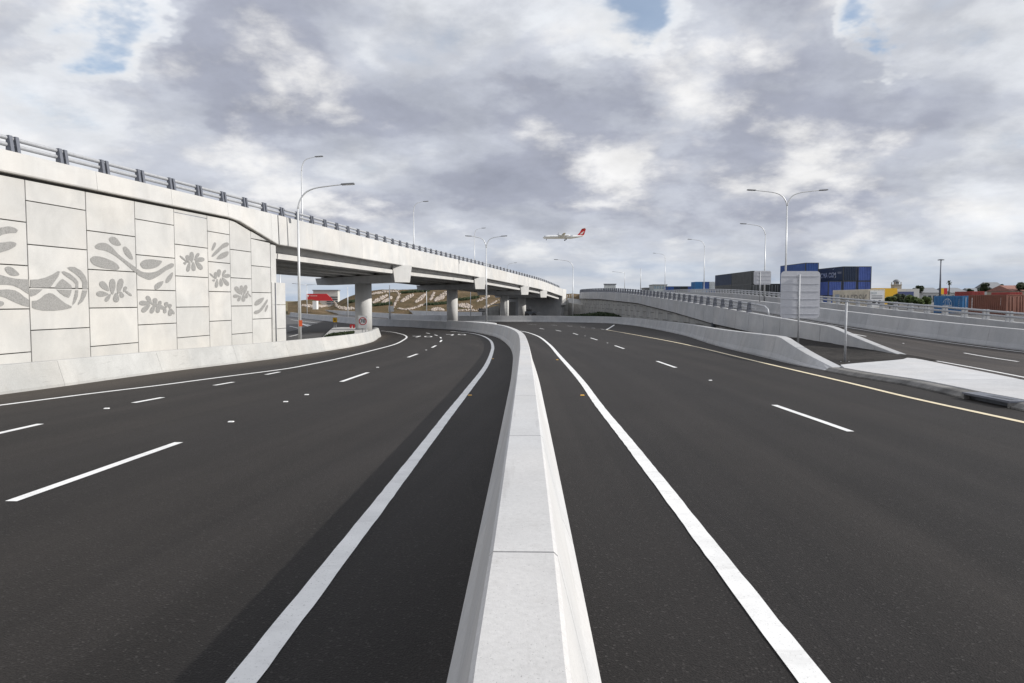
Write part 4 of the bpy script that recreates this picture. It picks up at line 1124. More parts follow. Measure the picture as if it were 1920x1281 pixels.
def tree(x, ybase, ytop, Y, wpx, label, mat=LEAF_D, group=None, lumps=9, leaf=.28, n=170, name='tree'):
    b = AT(x, ybase, Y); top = AT(x, ytop, Y).z; h_ = top - b.z; w = wpx / F * Y
    root = empty(name, b, label=label, cat='tree', group=group)
    m = MB(); m.tube([(0, 0, 0), (.1, 0, h_ * .35), (0, .1, h_ * .6)], [h_ * .04, h_ * .03, h_ * .012], 7)
    for k in range(5):
        an = k * 1.3; m.tube([(0, 0, h_ * .32), (math.cos(an) * w * .2, math.sin(an) * w * .2, h_ * .55), (math.cos(an) * w * .33, math.sin(an) * w * .33, h_ * .72)], [h_ * .018, h_ * .012, h_ * .005], 5)
    m.build('trunk', BARK, root, local=True)
    m = MB()
    for k in range(lumps):
        an = random.uniform(0, 6.28); rr = random.uniform(.0, .36) * w; z = random.uniform(.42, .88) * h_
        leaves(m, (math.cos(an) * rr, math.sin(an) * rr, z), min(w * .26, h_ * .26) * random.uniform(.7, 1.15), n, leaf, .8)
    m.build('crown', mat, root, local=True, fixn=False)
def bushes():
    for i, (x, yt, w, mt) in enumerate([(1668, 556, 20, LEAF), (1684, 549, 24, LEAF_D), (1702, 553, 24, LEAF), (1722, 556, 22, LEAF), (1738, 557, 20, LEAF)]):
        tree(x, 580, yt, 142 + (i % 3) * 4, w, ['low green bush beside the white refrigerated container', 'dark rounded bush behind the outer railing', 'light green bush right of the dark rounded bush', 'light green bush second right of the dark rounded bush', 'green bush beside the blue container'][i], mt, 'bushes by the container yard', 8, .3, 150, 'bush')
bushes()
for x, yb, yt, Y, w, lb in ((1722, 552, 535.5, 330, 24, 'round dark tree beside the blue and white shed'), (1845, 553, 531, 330, 22, 'dark tree among the houses above the rust container'), (1865, 553, 540, 330, 16, 'low dark tree among the houses'), (1878, 552, 533, 340, 9, 'small narrow tree among the houses'), (1912, 552, 527, 300, 30, 'large brown green tree at the end of the houses'), (1819, 552, 541, 320, 10, 'small tree beside the grey roofed hall'), (1742, 554, 545, 340, 18, 'low tree left of the light mast')):
    tree(x, yb, yt, Y, w, lb, LEAF_D, 'trees among the houses', 8, .5, 120)
def palm(x, yb, yt, Y, label):
    b = AT(x, yb, Y); h_ = AT(x, yt, Y).z - b.z; root = empty('palm_tree', b, label=label, cat='tree', group='palms')
    MB().tube([(0, 0, 0), (.15, 0, h_ * .5), (0, 0, h_ * .86)], [.3, .22, .2], 7).build('trunk', BARK, root, local=True)
    m = MB()
    for k in range(34):
        an = k * 2.4; el = random.uniform(-.9, 1.3); L = h_ * .22; d = Vector((math.cos(an) * math.cos(el), math.sin(an) * math.cos(el), math.sin(el))); s = d.cross(Vector((0, 0, 1))).normalized() * .22
        o = Vector((0, 0, h_ * .86)); q1 = o + d * L * .6 + Vector((0, 0, .15)); q2 = o + d * L + Vector((0, 0, -.3))
        m.add([o, q1 - s, q2, q1 + s], [(0, 1, 2, 3)])
    m.build('crown', LEAF_D, root, local=True, fixn=False)
palm(1779, 553, 526.5, 300, 'lone palm beside the tall light mast'); palm(1878, 552, 533, 310, 'thin palm above the houses')
# ground cover hump before the ramp wall, shrubs by the column
def cover(poly_fn, n, size, name, mat, label, cat):
    m = MB()
    for _ in range(n):
        p_ = poly_fn(); u = Vector((random.gauss(0, 1), random.gauss(0, 1), random.gauss(0, .8))).normalized(); v = u.orthogonal().normalized(); s = size * random.uniform(.5, 1.3)
        m.add([p_ - u * s, p_ + v * s * .5, p_ + u * s, p_ - v * s * .5], [(0, 1, 2, 3)])
    return m.build(name, mat, fixn=False, kind='stuff', label=label, cat=cat)
def hump():
    x = random.uniform(1062, 1170); t_ = (x - 1062) / 108; top = interp(x, [(1062, 593), (1090, 589.5), (1125, 585.5), (1150, 588.5), (1170, 595.5)])
    Y = random.uniform(118, 136) if x < 1120 else random.uniform(108, 122); y = random.uniform(top, 598); return AT(x, y, Y)
cover(hump, 5200, .22, 'ground_cover', LEAF_D, 'low dark green planting against the grey ramp wall', 'planting')
def nose_veg():
    x = random.uniform(609, 664); top = interp(x, [(609, 630), (625, 624.5), (664, 621)]); Y = random.uniform(53, 62)
    return AT(x, random.uniform(top, 633), Y)
cover(nose_veg, 3000, .10, 'ground_cover', LEAF_D, 'dark low shrubs behind the sunlit barrier near the first column', 'planting')

# ------------------------------------------------------------------ hill with white stone figures
CREST = smooth_tab([(545, 566), (590, 563), (615, 575), (628, 570), (650, 559), (690, 546), (740, 543), (800, 541.5), (870, 541), (930, 543), (980, 547), (1030, 550), (1075, 551), (1100, 553)], 6)
YB0, YB1 = 172., 205.
def hill_z(x, f):
    """f 0 at the foot, 1 at the crest; x is the direction"""
    zc_ = AT(x, interp(x, CREST), YB1).z; zb_ = -1.45
    return zb_ + (zc_ - zb_) * (f ** .9)
def hill():
    xs = [540 + 4 * i for i in range(141)]; n = 16; vs = []
    for x in xs:
        for j in range(n + 3):
            f = min(1., j / n); Y = YB0 + (YB1 - YB0) * f + (12 * (j - n) if j > n else 0)
            X = (x - CX) / F * Y; z = hill_z(x, f) - (.8 * (j - n) if j > n else 0)
            vs.append((X, Y, z + .35 * mnoise.noise(Vector((X * .12, Y * .12, 3))) * f + .12 * mnoise.noise(Vector((X * .6, Y * .6, 1)))))
    w = n + 3; fs = [(i * w + j, (i + 1) * w + j, (i + 1) * w + j + 1, i * w + j + 1) for i in range(len(xs) - 1) for j in range(w - 1)]
    MB().add(vs, fs).build('hill', HILLM, fixn=False, kind='structure')
hill()
def hill_pt(x, y):
    """pixel on the hillside"""
    lo, hi = YB0, YB1; d = ray(x, y)
    for _ in range(30):
        m = (lo + hi) / 2; f = (m - YB0) / (YB1 - YB0)
        if H + d[2] / d[1] * m > hill_z(x, f): lo = m
        else: hi = m
    return Vector((d[0] / d[1] * lo, lo, H + d[2] / d[1] * lo))
def stones(path, width, n, label):
    c = Curve(spline(path, 6), .5); m = MB()
    for _ in range(int(n * .42)):
        s = random.uniform(0, c.len); p_, t_, r_ = c.at(s); k = 1. - .55 * abs(2 * s / c.len - 1) ** 2
        q_ = p_ + r_ * random.uniform(-.5, .5) * width * k; P = hill_pt(q_.x, q_.y); s_ = random.uniform(.14, .36)
        vs = [P + Vector((random.uniform(.7, 1.2) * a * s_, random.uniform(.7, 1.2) * b * s_, random.uniform(.6, 1.) * c_ * s_ + .05)) for a, b, c_ in ((1, 0, 0), (-1, 0, 0), (0, 1, 0), (0, -1, 0), (0, 0, 1), (0, 0, -1))]
        m.add(vs, [(0, 2, 4), (2, 1, 4), (1, 3, 4), (3, 0, 4), (2, 0, 5), (1, 2, 5), (3, 1, 5), (0, 3, 5)])
    m.build('stone_figure', ROCK, label=label, cat='stones', kind='stuff', fixn=False)
FIG = [([(697, 552), (720, 548), (738, 546), (748, 549), (747, 558), (741, 568), (737, 578)], 4.5, 520, 'arched band of white stones on the brown hill left of centre'),
       ([(699, 568), (712, 561), (726, 554)], 6, 360, 'slanted white stone leaf beneath the arched stone band'), ([(716, 568), (726, 563), (735, 558)], 5.5, 230, 'short white stone leaf inside the arched stone band'),
       ([(752, 566), (762, 560), (775, 553)], 6.5, 300, 'white stone leaf right of the arched stone band'), ([(779, 567), (788, 561), (797, 552)], 6, 260, 'white stone leaf left of the second column'), ([(806, 563), (811, 556), (814, 548)], 5, 170, 'narrow white stone streak left of the second column'), ([(815, 564), (828, 557), (838, 548)], 9, 420, 'broad white stone leaf touching the second column'),
       ([(745, 579), (765, 580.5), (785, 575), (800, 569)], 2.6, 330, 'curved thread of white stones low on the hill'), ([(809, 582), (820, 580), (832, 582)], 6, 260, 'low white stone patch left of the second column'), ([(860, 573), (874, 574), (884, 577)], 8, 380, 'white stone leaf right of the second column'), ([(858, 583), (880, 582), (900, 581), (915, 574), (935, 563)], 2.4, 330, 'line of pale stones rising along the wall top'), ([(893, 566), (905, 561), (918, 556)], 4, 160, 'thin white stone streak right of the second column'),
       ([(626, 566), (632, 574), (645, 579), (664, 579)], 5, 380, 'curl of white stones on the hill beside the first column'), ([(566, 573), (590, 575), (614, 574)], 5, 520, 'heap of pale stones beneath the red hoarding')]
for f_ in FIG: stones(*f_)
def bank(path, n, label):
    c = Curve(spline(path, 6), .5); m = MB()
    for _ in range(n):
        p_, t_, r_ = c.at(random.uniform(0, c.len)); q_ = p_ + r_ * random.uniform(-1.4, 1.4); P = hill_pt(q_.x, q_.y) + Vector((0, 0, .25))
        u = Vector((random.gauss(0, 1), random.gauss(0, 1), random.gauss(0, .8))).normalized(); v = u.orthogonal().normalized(); s = .4
        m.add([P - u * s, P + v * s * .6, P + u * s, P - v * s * .6], [(0, 1, 2, 3)])
    m.build('shrub_band', LEAF_D, kind='stuff', label=label, cat='planting', fixn=False)
bank([(752, 550), (775, 548), (805, 546)], 420, 'dark shrub strip high on the brown hill'); bank([(698, 574), (715, 572.5), (734, 570)], 380, 'dark shrub strip beneath the arched stones'); bank([(652, 568), (664, 566)], 160, 'dark shrub strip beside the first column'); bank([(798, 572), (820, 571), (838, 569)], 280, 'dark shrub strip left of the second column'); bank([(860, 563), (880, 561), (898, 558)], 280, 'dark shrub strip right of the second column')

# grey retaining wall below the hill
yard_wall = empty('hillside_wall', (2, 166, -1.4), label='grey panelled retaining wall under the hill behind the far columns', cat='wall')
def hill_wall():
    P0, P1 = Vector((-7.5, 160)), Vector((13.1, 165.2)); L = (P1 - P0).length; t_ = (P1 - P0) / L
    TOPT = [(890, 590), (905, 582), (925, 573.5), (942, 566), (960, 566.5), (985, 568), (1030, 569), (1050, 565), (1072, 560)]
    n = 9; st = L / n
    for k in range(n):
        a, b = P0 + t_ * (k * st + .03), P0 + t_ * ((k + 1) * st - .03)
        za = AT(CX + F * a.x / a.y, interp(CX + F * a.x / a.y, TOPT), a.y).z; zb = AT(CX + F * b.x / b.y, interp(CX + F * b.x / b.y, TOPT), b.y).z
        zs = [-1.6, -.4, .9, 2.2, 4.]
        for z0, z1 in zip(zs, zs[1:]):
            if max(za, zb) < z0 + .1: continue
            MB().extrude([Vector((*a, z0 + .02)), Vector((*b, z0 + .02)), Vector((*b, max(z0 + .05, min(z1 - .02, zb)))), Vector((*a, max(z0 + .05, min(z1 - .02, za))))], (0, .14, 0)).build('panel', CONC_WALL, yard_wall)
    m = MB(); m.prism([(P0.x, P0.y + .1), (P1.x, P1.y + .1), (P1.x, P1.y + 1.2), (P0.x, P0.y + 1.2)], -1.6, .2); m.build('wall_body', JOINT, yard_wall)
    # fence posts along its crown
    for k in range(16):
        x = 1012 + 4 * k; Y = 170; b_ = AT(x, interp(x, TOPT) - .5, Y)
        MB().tube([b_, b_ + Vector((0, 0, 1.0))], .045, 6).build('fence_post', WHITE, yard_wall)
hill_wall()
# sloping concrete batter between the hillside wall and the ramp wall
MB().add([(13.0, 165.6, -1.5), (15.9, 158, -1.5), (15.9, 158, .9), (13.0, 165.6, 1.5), (13.6, 176, 2.6), (16.3, 172, 2.2)], [(0, 1, 2, 3), (3, 2, 5, 4)]).build('concrete_batter', CONC_WALL, fixn=False, label='sloping concrete slab between the two grey walls', cat='slab')

# small site machine behind the far barrier
def machine():
    c = G(995, 597); root = empty('site_compressor', (c.x, 138., tz(138)), label='small dark machine parked at the grey wall beside the last column', cat='machine')
    MB().box((0, 0, .95), (2.0, 1.1, .55)).build('body', DARKMETAL, root, local=True)
    MB().box((-.2, 0, 1.4), (1.1, .8, .45)).build('engine_cover', BLACK, root, local=True)
    for sx in (-.6, .75): MB().tube([(sx, -.62, .5), (sx, .62, .5)], .46, 14).build('wheel', BLACK, root, local=True)
    MB().tube([(.9, 0, .9), (1.5, 0, 1.2), (1.9, 0, .9)], .05, 6).build('drawbar', DARKMETAL, root, local=True)
    MB().tube([(-.1, 0, 1.6), (0, 0, 2.2)], .06, 6).build('exhaust', DARKMETAL, root, local=True)
machine()

# ------------------------------------------------------------------ containers
def ctn_mat(name, c, rust=.12):
    def fn(T, b):
        p = obj_co(T); n = T.noise(p, .8, 6, .65); st = T.noise(T.scale(p, 4, 4, .3), 1.2, 4, .6)
        k = T.mix(1., c, T.ramp(n, [(.3, .78), (.7, 1.18)]), 'MULTIPLY')
        k = T.mix(T.mapr(st, .60, .75, 0., rust * 2), k, (.13, .07, .04))
        T.L.new(k, b.inputs['Base Color']); b.inputs['Roughness'].default_value = .55
    return material(name, fn)
CM = {'blue': ctn_mat('blue_container_paint', (.075, .125, .38)), 'deep': ctn_mat('deep_blue_container_paint', (.04, .10, .31)), 'navy': ctn_mat('navy_container_paint', (.022, .04, .085)), 'grey': ctn_mat('grey_container_paint', (.075, .08, .082)), 'dark': ctn_mat('dark_container_paint', (.035, .04, .042)),
      'white': ctn_mat('cream_container_paint', (.66, .60, .49), .3), 'sky': ctn_mat('bright_blue_container_paint', (.035, .17, .38)), 'rust': ctn_mat('rust_red_container_paint', (.20, .075, .048), .12), 'red': ctn_mat('red_container_paint', (.36, .06, .05)), 'pale': ctn_mat('pale_container_paint', (.52, .55, .56))}
CK = {}
def container(X, Y, z, rz, L, Hh, colr, label, group, doors=True, W=2.44):
    """origin: front left bottom corner as seen by the camera; length runs away from the camera"""
    root = empty('shipping_container', (X, Y, z), rz, label=label, cat='container', group=group)
    mat = CM[colr]; key = (L, round(Hh, 2), colr, doors)
    if key not in CK:
        parts = []
        def corr(p0, p1, nrm, z0, z1, pitch=.30, dep=.08):
            p0, p1 = Vector(p0), Vector(p1); d = (p1 - p0); L_ = d.length; d /= L_; n = max(2, int(L_ / pitch)); vs = []; pts = []
            for k in range(n):
                s0 = L_ * k / n; w_ = L_ / n
                for f_, o_ in ((0, 0), (.36, 0), (.5, -dep), (.86, -dep)): pts.append(p0 + d * (s0 + w_ * f_) + nrm * o_)
            pts.append(p1)
            m_ = MB(); nn = len(pts)
            m_.add([(q_.x, q_.y, z0) for q_ in pts] + [(q_.x, q_.y, z1) for q_ in pts], [(i, i + 1, nn + i + 1, nn + i) for i in range(nn - 1)]); return m_
        e_ = .07
        parts.append(('side_panel', corr((.03, e_, 0), (.03, L - e_, 0), Vector((1, 0, 0)) * -1 * -1, .12, Hh - .1)))
        parts.append(('side_panel', corr((W - .03, e_, 0), (W - .03, L - e_, 0), Vector((-1, 0, 0)), .12, Hh - .1)))
        m_ = MB()
        for x_ in (.06, W - .06):
            for y_ in (.06, L - .06): m_.box((x_, y_, Hh / 2), (.14, .14, Hh - .002))
        for x_ in (.04, W - .04):
            for z_ in (.07, Hh - .05): m_.box((x_, L / 2, z_), (.09, L - .26, .12))
        for y_ in (.05, L - .05):
            for z_ in (.07, Hh - .05): m_.box((W / 2, y_, z_), (W - .26, .1, .12))
        parts.append(('frame', m_))
        parts.append(('roof', MB().box((W / 2, L / 2, Hh - .035), (W - .16, L - .2, .03))))
        parts.append(('end_panel', corr((.13, L - .05, 0), (W - .13, L - .05, 0), Vector((0, -1, 0)), .12, Hh - .1)))
        if doors:
            for k in (0, 1):
                m_ = MB(); x0 = .14 + k * (W / 2 - .13); m_.box((x0 + (W / 2 - .15) / 2, .05, Hh / 2), (W / 2 - .15, .05, Hh - .3)); parts.append(('door', m_))
                for b_ in (.3, .72):
                    m_ = MB(); m_.tube([(x0 + b_ * (W / 2 - .15), .0, .2), (x0 + b_ * (W / 2 - .15), .0, Hh - .2)], .025, 6); parts.append(('lock_rod', m_))
        else: parts.append(('front_panel', corr((.13, .05, 0), (W - .13, .05, 0), Vector((0, 1, 0)), .12, Hh - .1)))
        CK[key] = []
        for nm, m_ in parts:
            me = m_.mesh(nm); me.materials.append(STEEL if nm == 'lock_rod' and colr not in ('rust',) else (CM['dark'] if nm == 'frame' and colr in ('blue', 'deep', 'navy', 'grey') else mat)); CK[key].append((nm, me))
    for nm, me in CK[key]:
        o = bpy.data.objects.new(nm, me); col.objects.link(o); o.parent = root
    return root
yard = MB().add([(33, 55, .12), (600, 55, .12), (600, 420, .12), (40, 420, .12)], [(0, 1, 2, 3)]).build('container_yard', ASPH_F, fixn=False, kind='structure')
ZY = .13
def col_at(x, Y): return (x - CX) / F * Y
def side_text(root, body, size, y, z, mat, sx=1.): return text_part(body, size, mat, root, Matrix.Translation((-.035, y, z)) @ Matrix.Rotation(R(-90), 4, 'Z') @ Matrix.Rotation(R(90), 4, 'X'), 'lettering', .004, sx)
Hs = 2.63
X1 = col_at(1578.5, 128)
st1 = 'containers stacked three high behind the big sign back'
c_ = container(X1, 128, ZY + 2 * Hs, 0, 12.19, Hs, 'navy', 'navy container lettered CMA CGM on top of its stack', st1, False)
side_text(c_, 'CMA CGM', 1.25, 6.0, 1.2, WHITE, 1.12)
for z_ in (1.62, 1.45): MB().bbox((-.037, .6, z_), (-.031, 2.1, z_ + .07)).build('stripe', WHITE, c_, local=True)
for y_, z_, s_ in ((4.4, 2.2, 1), (3.6, .62, -1)):
    MB().add([(-.036, y_, z_), (-.036, y_ - .5, z_ + .12), (-.036, y_ - 1.1, z_ + .30), (-.036, y_ - .6, z_ + .05)], [(0, 1, 2, 3)]).build('swoosh', WHITE, c_, local=True, fixn=False)
container(X1 + 2.62, 128, ZY + 2 * Hs, 0, 12.19, Hs, 'blue', 'blue container beside the navy lettered one on the top tier', st1, False)
for k, lb in ((-1, 'blue middle tier container at the left of the three ends'), (0, 'blue middle tier container under the navy lettered one'), (1, 'blue middle tier container under the blue top one')):
    container(X1 + 2.62 * k, 128, ZY + Hs, 0, 12.19, Hs, 'blue', lb, st1, False)
for k, lb in ((-1, 'blue ground tier container under the left middle one'), (0, 'blue ground tier container under the navy lettered stack'), (1, 'blue ground tier container under the all blue stack')):
    container(X1 + 2.62 * k, 128, ZY, 0, 12.19, Hs, 'deep', lb, st1, False)
X2 = col_at(1507.7, 131); H2 = 2.9
for k, lb in ((0, 'deep blue tall container at the bottom behind the big sign back'), (1, 'deep blue tall container in the middle behind the big sign back'), (2, 'deep blue tall container topping the stack behind the big sign back')):
    container(X2, 131, ZY + H2 * k, 0, 12.19, H2, 'deep', lb, 'deep blue containers behind the sign', False)
X3 = col_at(1455, 150)
for k, lb in ((0, 'deep blue container on the ground left of the big sign back'), (1, 'deep blue container on the second tier left of the big sign back')): container(X3, 150, ZY + Hs * k, 0, 12.19, Hs + .0, 'deep', lb, 'deep blue containers left of the sign', False)
# cream refrigerated container
XR = col_at(1627.5, 109)
rf = container(XR, 109, ZY + .62, 0, 12.19, 2.9, 'white', 'cream refrigerated container lettered MAERSK behind the outer railing', None, False)
side_text(rf, 'MAERSK', 1.9, 4.9, 1.35, BLACK, 1.3)
MB().bbox((-.035, 9.6, 1.2), (-.03, 11.3, 2.2)).build('logo_patch', CM['sky'], rf, local=True)
for sx, sy2 in ((0, 0),):
    u = MB(); u.box((1.22, -.02, 1.45), (2.1, .1, 2.5)); u.build('cooling_unit', WHITE, rf, local=True)
    for x_ in (.8, 1.65): MB().tube([(x_, -.09, .95), (x_, -.06, .95)], .3, 16).build('fan_grille', BLACK, rf, local=True)
    MB().bbox((.4, -.09, 1.5), (2.05, -.075, 1.62)).build('vent', DARKMETAL, rf, local=True)
    MB().bbox((.4, -.09, 1.85), (2.05, -.075, 1.93)).build('vent', DARKMETAL, rf, local=True)
    MB().bbox((.35, -.09, 2.15), (1.2, -.075, 2.5)).build('control_panel', CM['pale'], rf, local=True)
ch = empty('container_chassis', (XR, 109, ZY), label='low steel chassis under the cream refrigerated container', cat='chassis')
for x_ in (.5, 1.9): MB().bbox((x_ - .08, .1, .35), (x_ + .08, 12., .6)).build('beam', DARKMETAL, ch, local=True)
for y_ in (1.6, 3., 10.): MB().tube([(.15, y_, .36), (2.3, y_, .36)], .35, 14).build('wheel', BLACK, ch, local=True)
# dark stack
X4 = 46.; g4 = 'dark container stack beyond the small sign back'
c4 = [('grey', 137.4), ('navy', 149.8)]
for k in range(3):
    for j, (cc, Y_) in enumerate(c4):
        lv = ['ground', 'middle', 'top'][k]
        container(X4, Y_, ZY + 2.5 * k, 0, 12.19, 2.48, ('grey' if k < 2 else cc), f'{"grey" if k < 2 or cc == "grey" else "navy"} container on the {lv} tier, {"near" if j == 0 else "far"} half of the dark stack', g4, True)
for k in range(2):
    container(X4 + 2.55, 136, ZY + 2.5 * k, 0, 12.19, 2.48, 'dark', f'nearly black container with doors on the {["ground", "middle"][k]} tier beside the grey stack', g4, True)
xw = col_at(1349, 132)
for k, lb in ((0, 'dark ground tier container under the white one beside the ramp lamp'),): container(xw - .02, 132, ZY, 0, 6.06, 2.4, 'dark', lb, g4)
wc = container(xw - 2.44, 130, ZY + 0, 0, 6.06, 2.9, 'pale', 'white container with a small orange emblem by the ramp lamp', None, False)
MB().tube([(1.2, -.02, 2.2), (1.2, -.0, 2.2)], .28, 12).build('emblem', ORANGE, wc, local=True)
container(xw - 2.44, 137, ZY, 0, 6.06, 2.9, 'pale', 'white container behind the emblem one', None, False)
# far rows
def row(xs, ytop, Y, tiers, cols, grp, lbl):
    for i, x in enumerate(xs):
        X = col_at(x, Y); zt = AT(x, ytop, Y).z; h_ = (zt - ZY) / tiers
        for k in range(tiers):
            cc = cols[(i + k) % len(cols)]
            container(X, Y, ZY + h_ * k, 0, 6.06, h_, cc, lbl.format(c={'deep': 'deep blue', 'navy': 'navy', 'blue': 'blue', 'dark': 'black', 'sky': 'bright blue', 'grey': 'grey', 'pale': 'white', 'red': 'red'}[cc], t=['bottom', 'middle', 'top'][k], i=['first', 'second', 'third', 'fourth', 'fifth', 'sixth', 'seventh'][i]), grp, False)
row([1251 + 12.4 * i for i in range(6)], 537, 263, 3, ['dark', 'blue', 'deep', 'navy', 'dark', 'blue'], 'far row of blue and black containers', '{c} container, {i} along the far row from the glass tower, {t} tier')
row([1303, 1316, 1328.5], 528.5, 250, 4 - 1, ['deep', 'pale', 'sky'], 'far tall containers above the dark row', '{c} {t} tier container, {i} of the tall far group left of the dark stack')
# right: blue and rust containers
XB = col_at(1803.5, 100)
bc = container(XB, 100, ZY - .1, R(4), 6.06, 2.55, 'sky', 'bright blue container with white globe emblem behind the outer railing', None, True)
for k in range(5):
    a0 = R(20 + 35 * k)
    MB().tube([(-.03, 3.1 + .95 * math.cos(a0 + s_ * .18), 1.2 + .95 * math.sin(a0 + s_ * .18)) for s_ in range(4)], .035, 5).build('emblem', WHITE, bc, local=True)
MB().tube([(-.03, 2.15, 1.2), (-.03, 4.05, 1.2)], .05, 5).build('emblem', WHITE, bc, local=True)
for y_ in (2.6, 3.1, 3.6): MB().tube([(-.03, y_, 1.2), (-.03, 3.1 + (y_ - 3.1) * .5, 2.1)], .03, 5).build('emblem', WHITE, bc, local=True)
def vtext(root, body, size, y, z): return text_part(body, size, WHITE, root, Matrix.Translation((-.035, y, z)) @ Matrix.Rotation(R(-90), 4, 'Z') @ Matrix.Rotation(R(90), 4, 'X'), 'lettering', .004)
for y_ in (.65, 5.6):
    for k in range(6): MB().bbox((-.036, y_ - .06, 1.9 - .26 * k), (-.031, y_ + .06, 2.06 - .26 * k)).build('lettering', WHITE, bc, local=True)
XC = col_at(1885.5, 88)
rc = container(XC, 88, ZY - .1, R(8), 6.06, 2.62, 'rust', 'rust red container with lock rods behind the outer railing', None, True)
for k in range(7): MB().bbox((-.036, 5.3, 2.1 - .2 * k), (-.031, 5.46, 2.24 - .2 * k)).build('lettering', WHITE, rc, local=True)
for k in range(5): MB().bbox((-.036, .8, 2.1 - .2 * k), (-.031, .95, 2.22 - .2 * k)).build('lettering', WHITE, rc, local=True)
container(XC + 2.7, 89, ZY - .1, R(8), 6.06, 2.62, 'rust', 'second rust red container at the right of the first', None, True)
for x, yt, Y, cc, lb in ((1822, 546.5, 150, 'red', 'red container roof showing above the blue container'), (1893, 548, 150, 'red', 'red container roof showing above the rust one')):
    zt = AT(x, yt, Y).z; container(col_at(x, Y), Y, zt - 2.6, 0, 6.06, 2.6, cc, lb, 'red containers further back', False)
    container(col_at(x, Y), Y, ZY, 0, 6.06, zt - 2.61 - ZY, 'grey', 'grey low container under the ' + ('first' if x < 1850 else 'second') + ' red one', 'red containers further back', False)

# ------------------------------------------------------------------ far buildings
BW = plain('pale_render', (.55, .55, .53), .8, 0, .06); BG = plain('grey_facade', (.36, .40, .43), .6, 0, .1, .3); BRK = plain('tan_brick', (.42, .36, .28), .85, 0, .1); ROOFG = plain('grey_roofing', (.22, .23, .245), .7, 0, .1); ROOFR = plain('tile_roofing', (.28, .13, .10), .8, 0, .15, 1); BLUEP = plain('blue_cladding', (.06, .08, .20), .5, 0, .05)
def building(x0, x1, yt, Y, depth, label, mat, rows=0, cols=0, roof=None, wmat=GLASS, name='building', zb=None, wall_cat='building'):
    X0, X1 = col_at(x0, Y), col_at(x1, Y); zt = AT((x0 + x1) / 2, yt, Y).z; zb = -1.4 if zb is None else zb; w = X1 - X0; h_ = zt - zb
    root = empty(name, (X0, Y, zb), label=label, cat=wall_cat)
    MB().bbox((0, 0, 0), (w, depth, h_)).build('wall', mat, root, local=True)
    if roof == 'flat': MB().bbox((-.3, -.3, h_), (w + .3, depth + .3, h_ + .5)).build('roof', ROOFG, root, local=True)
    if roof in ('gable', 'gable_r'):
        r_ = h_ * .35; MB().add([(-.4, -.5, h_), (w + .4, -.5, h_), (w + .4, depth + .5, h_), (-.4, depth + .5, h_), (-.1, depth / 2, h_ + r_), (w + .1, depth / 2, h_ + r_)], [(0, 1, 5, 4), (2, 3, 4, 5), (0, 4, 3), (1, 2, 5), (3, 2, 1, 0)]).build('roof', ROOFR if roof == 'gable_r' else ROOFG, root, local=True)
    for i in range(rows):
        for j in range(cols):
            ww, hh = w / cols * .62, min(h_ / max(1, rows) * .55, 3.)
            cx_ = w * (j + .5) / cols; cz_ = h_ * (i + .5) / rows if rows > 1 else h_ * .6
            MB().box((cx_, -.04, cz_), (ww, .1, hh)).build('window', wmat, root, local=True)
    return root
# airport side: red hoarding, striped white hall, white hut
RY = 330.
hall = building(588, 634, 545.5, RY + 6, 4, 'white hall with dark window bands behind the red hoarding', BW, 0, 0, 'flat')
w_ = col_at(634, RY + 6) - col_at(588, RY + 6); hh_ = AT(600, 545.5, RY + 6).z + 1.4
for k in range(4): MB().bbox((w_ * .55, -.1, 1.6 + k * 1.05), (w_, .0, 2.1 + k * 1.05)).build('window_band', GLASS, hall, local=True)
xr0, xr1 = col_at(575, RY), col_at(624, RY); zr0, zr1 = AT(600, 564, RY).z, AT(600, 551, RY).z
rhd = empty('red_hoarding', (xr0, RY, -1.4), label='red hoarding with small white emblem and slanted end beneath the bridge', cat='hoarding')
MB().extrude([Vector((0, 0, zr0 + 1.4)), Vector((xr1 - xr0, 0, zr0 + 1.4)), Vector((xr1 - xr0 - .6, 0, zr0 + 2.6)), Vector((xr1 - xr0 - 2.8, 0, zr1 + 1.4)), Vector((0, 0, zr1 + 1.4))], (0, .6, 0)).build('board', RED, rhd, local=True)
MB().extrude([Vector((.5, -.05, zr1 + .7)), Vector((1.5, -.05, zr1 + .9)), Vector((.8, -.05, zr1 - .2))], (0, .03, 0)).build('emblem', WHITE, rhd, local=True)
for k in range(9): MB().bbox((1.9 + .36 * k, -.05, zr1 + .30), (2.12 + .36 * k, -.02, zr1 + .56)).build('lettering', WHITE, rhd, local=True)
for x_ in (.4, (xr1 - xr0) * .5, xr1 - xr0 - .6): MB().bbox((x_ - .1, .1, 0), (x_ + .1, .4, zr0 + 1.4)).build('post', STEEL_D, rhd, local=True)
building(586.5, 594, 564.5, 174, 1.6, 'small white hut standing before the red hoarding', WHITE, 0, 0, None, name='hut', wall_cat='hut', zb=-.2)
# ramp gantry board
gb = AT(1133, 546, 215); ge = AT(1154.5, 534, 215)
gan = empty('gantry_sign', (gb.x, 215, gb.z - 2), label='white gantry board on the ramp crest', cat='sign')
MB().bbox((0, 0, 2), (ge.x - gb.x, .2, 2 + ge.z - gb.z)).build('board', CM['pale'], gan, local=True)
MB().bbox((-.2, -.1, 2 + ge.z - gb.z), (ge.x - gb.x + .2, .3, 2.3 + ge.z - gb.z)).build('top_beam', STEEL_D, gan, local=True)
for x_ in (.1, ge.x - gb.x - .1): MB().bbox((x_ - .12, .21, 0), (x_ + .12, .45, 2 + ge.z - gb.z)).build('post', STEEL_D, gan, local=True)
building(1225, 1250, 534.5, 600, 20, 'pale glass tower beyond the ramp lamps', BG, 4, 5, 'flat', GLASS_B)
building(1208, 1218, 540.5, 620, 15, 'small grey block left of the glass tower', ROOFG, 2, 2, 'flat')
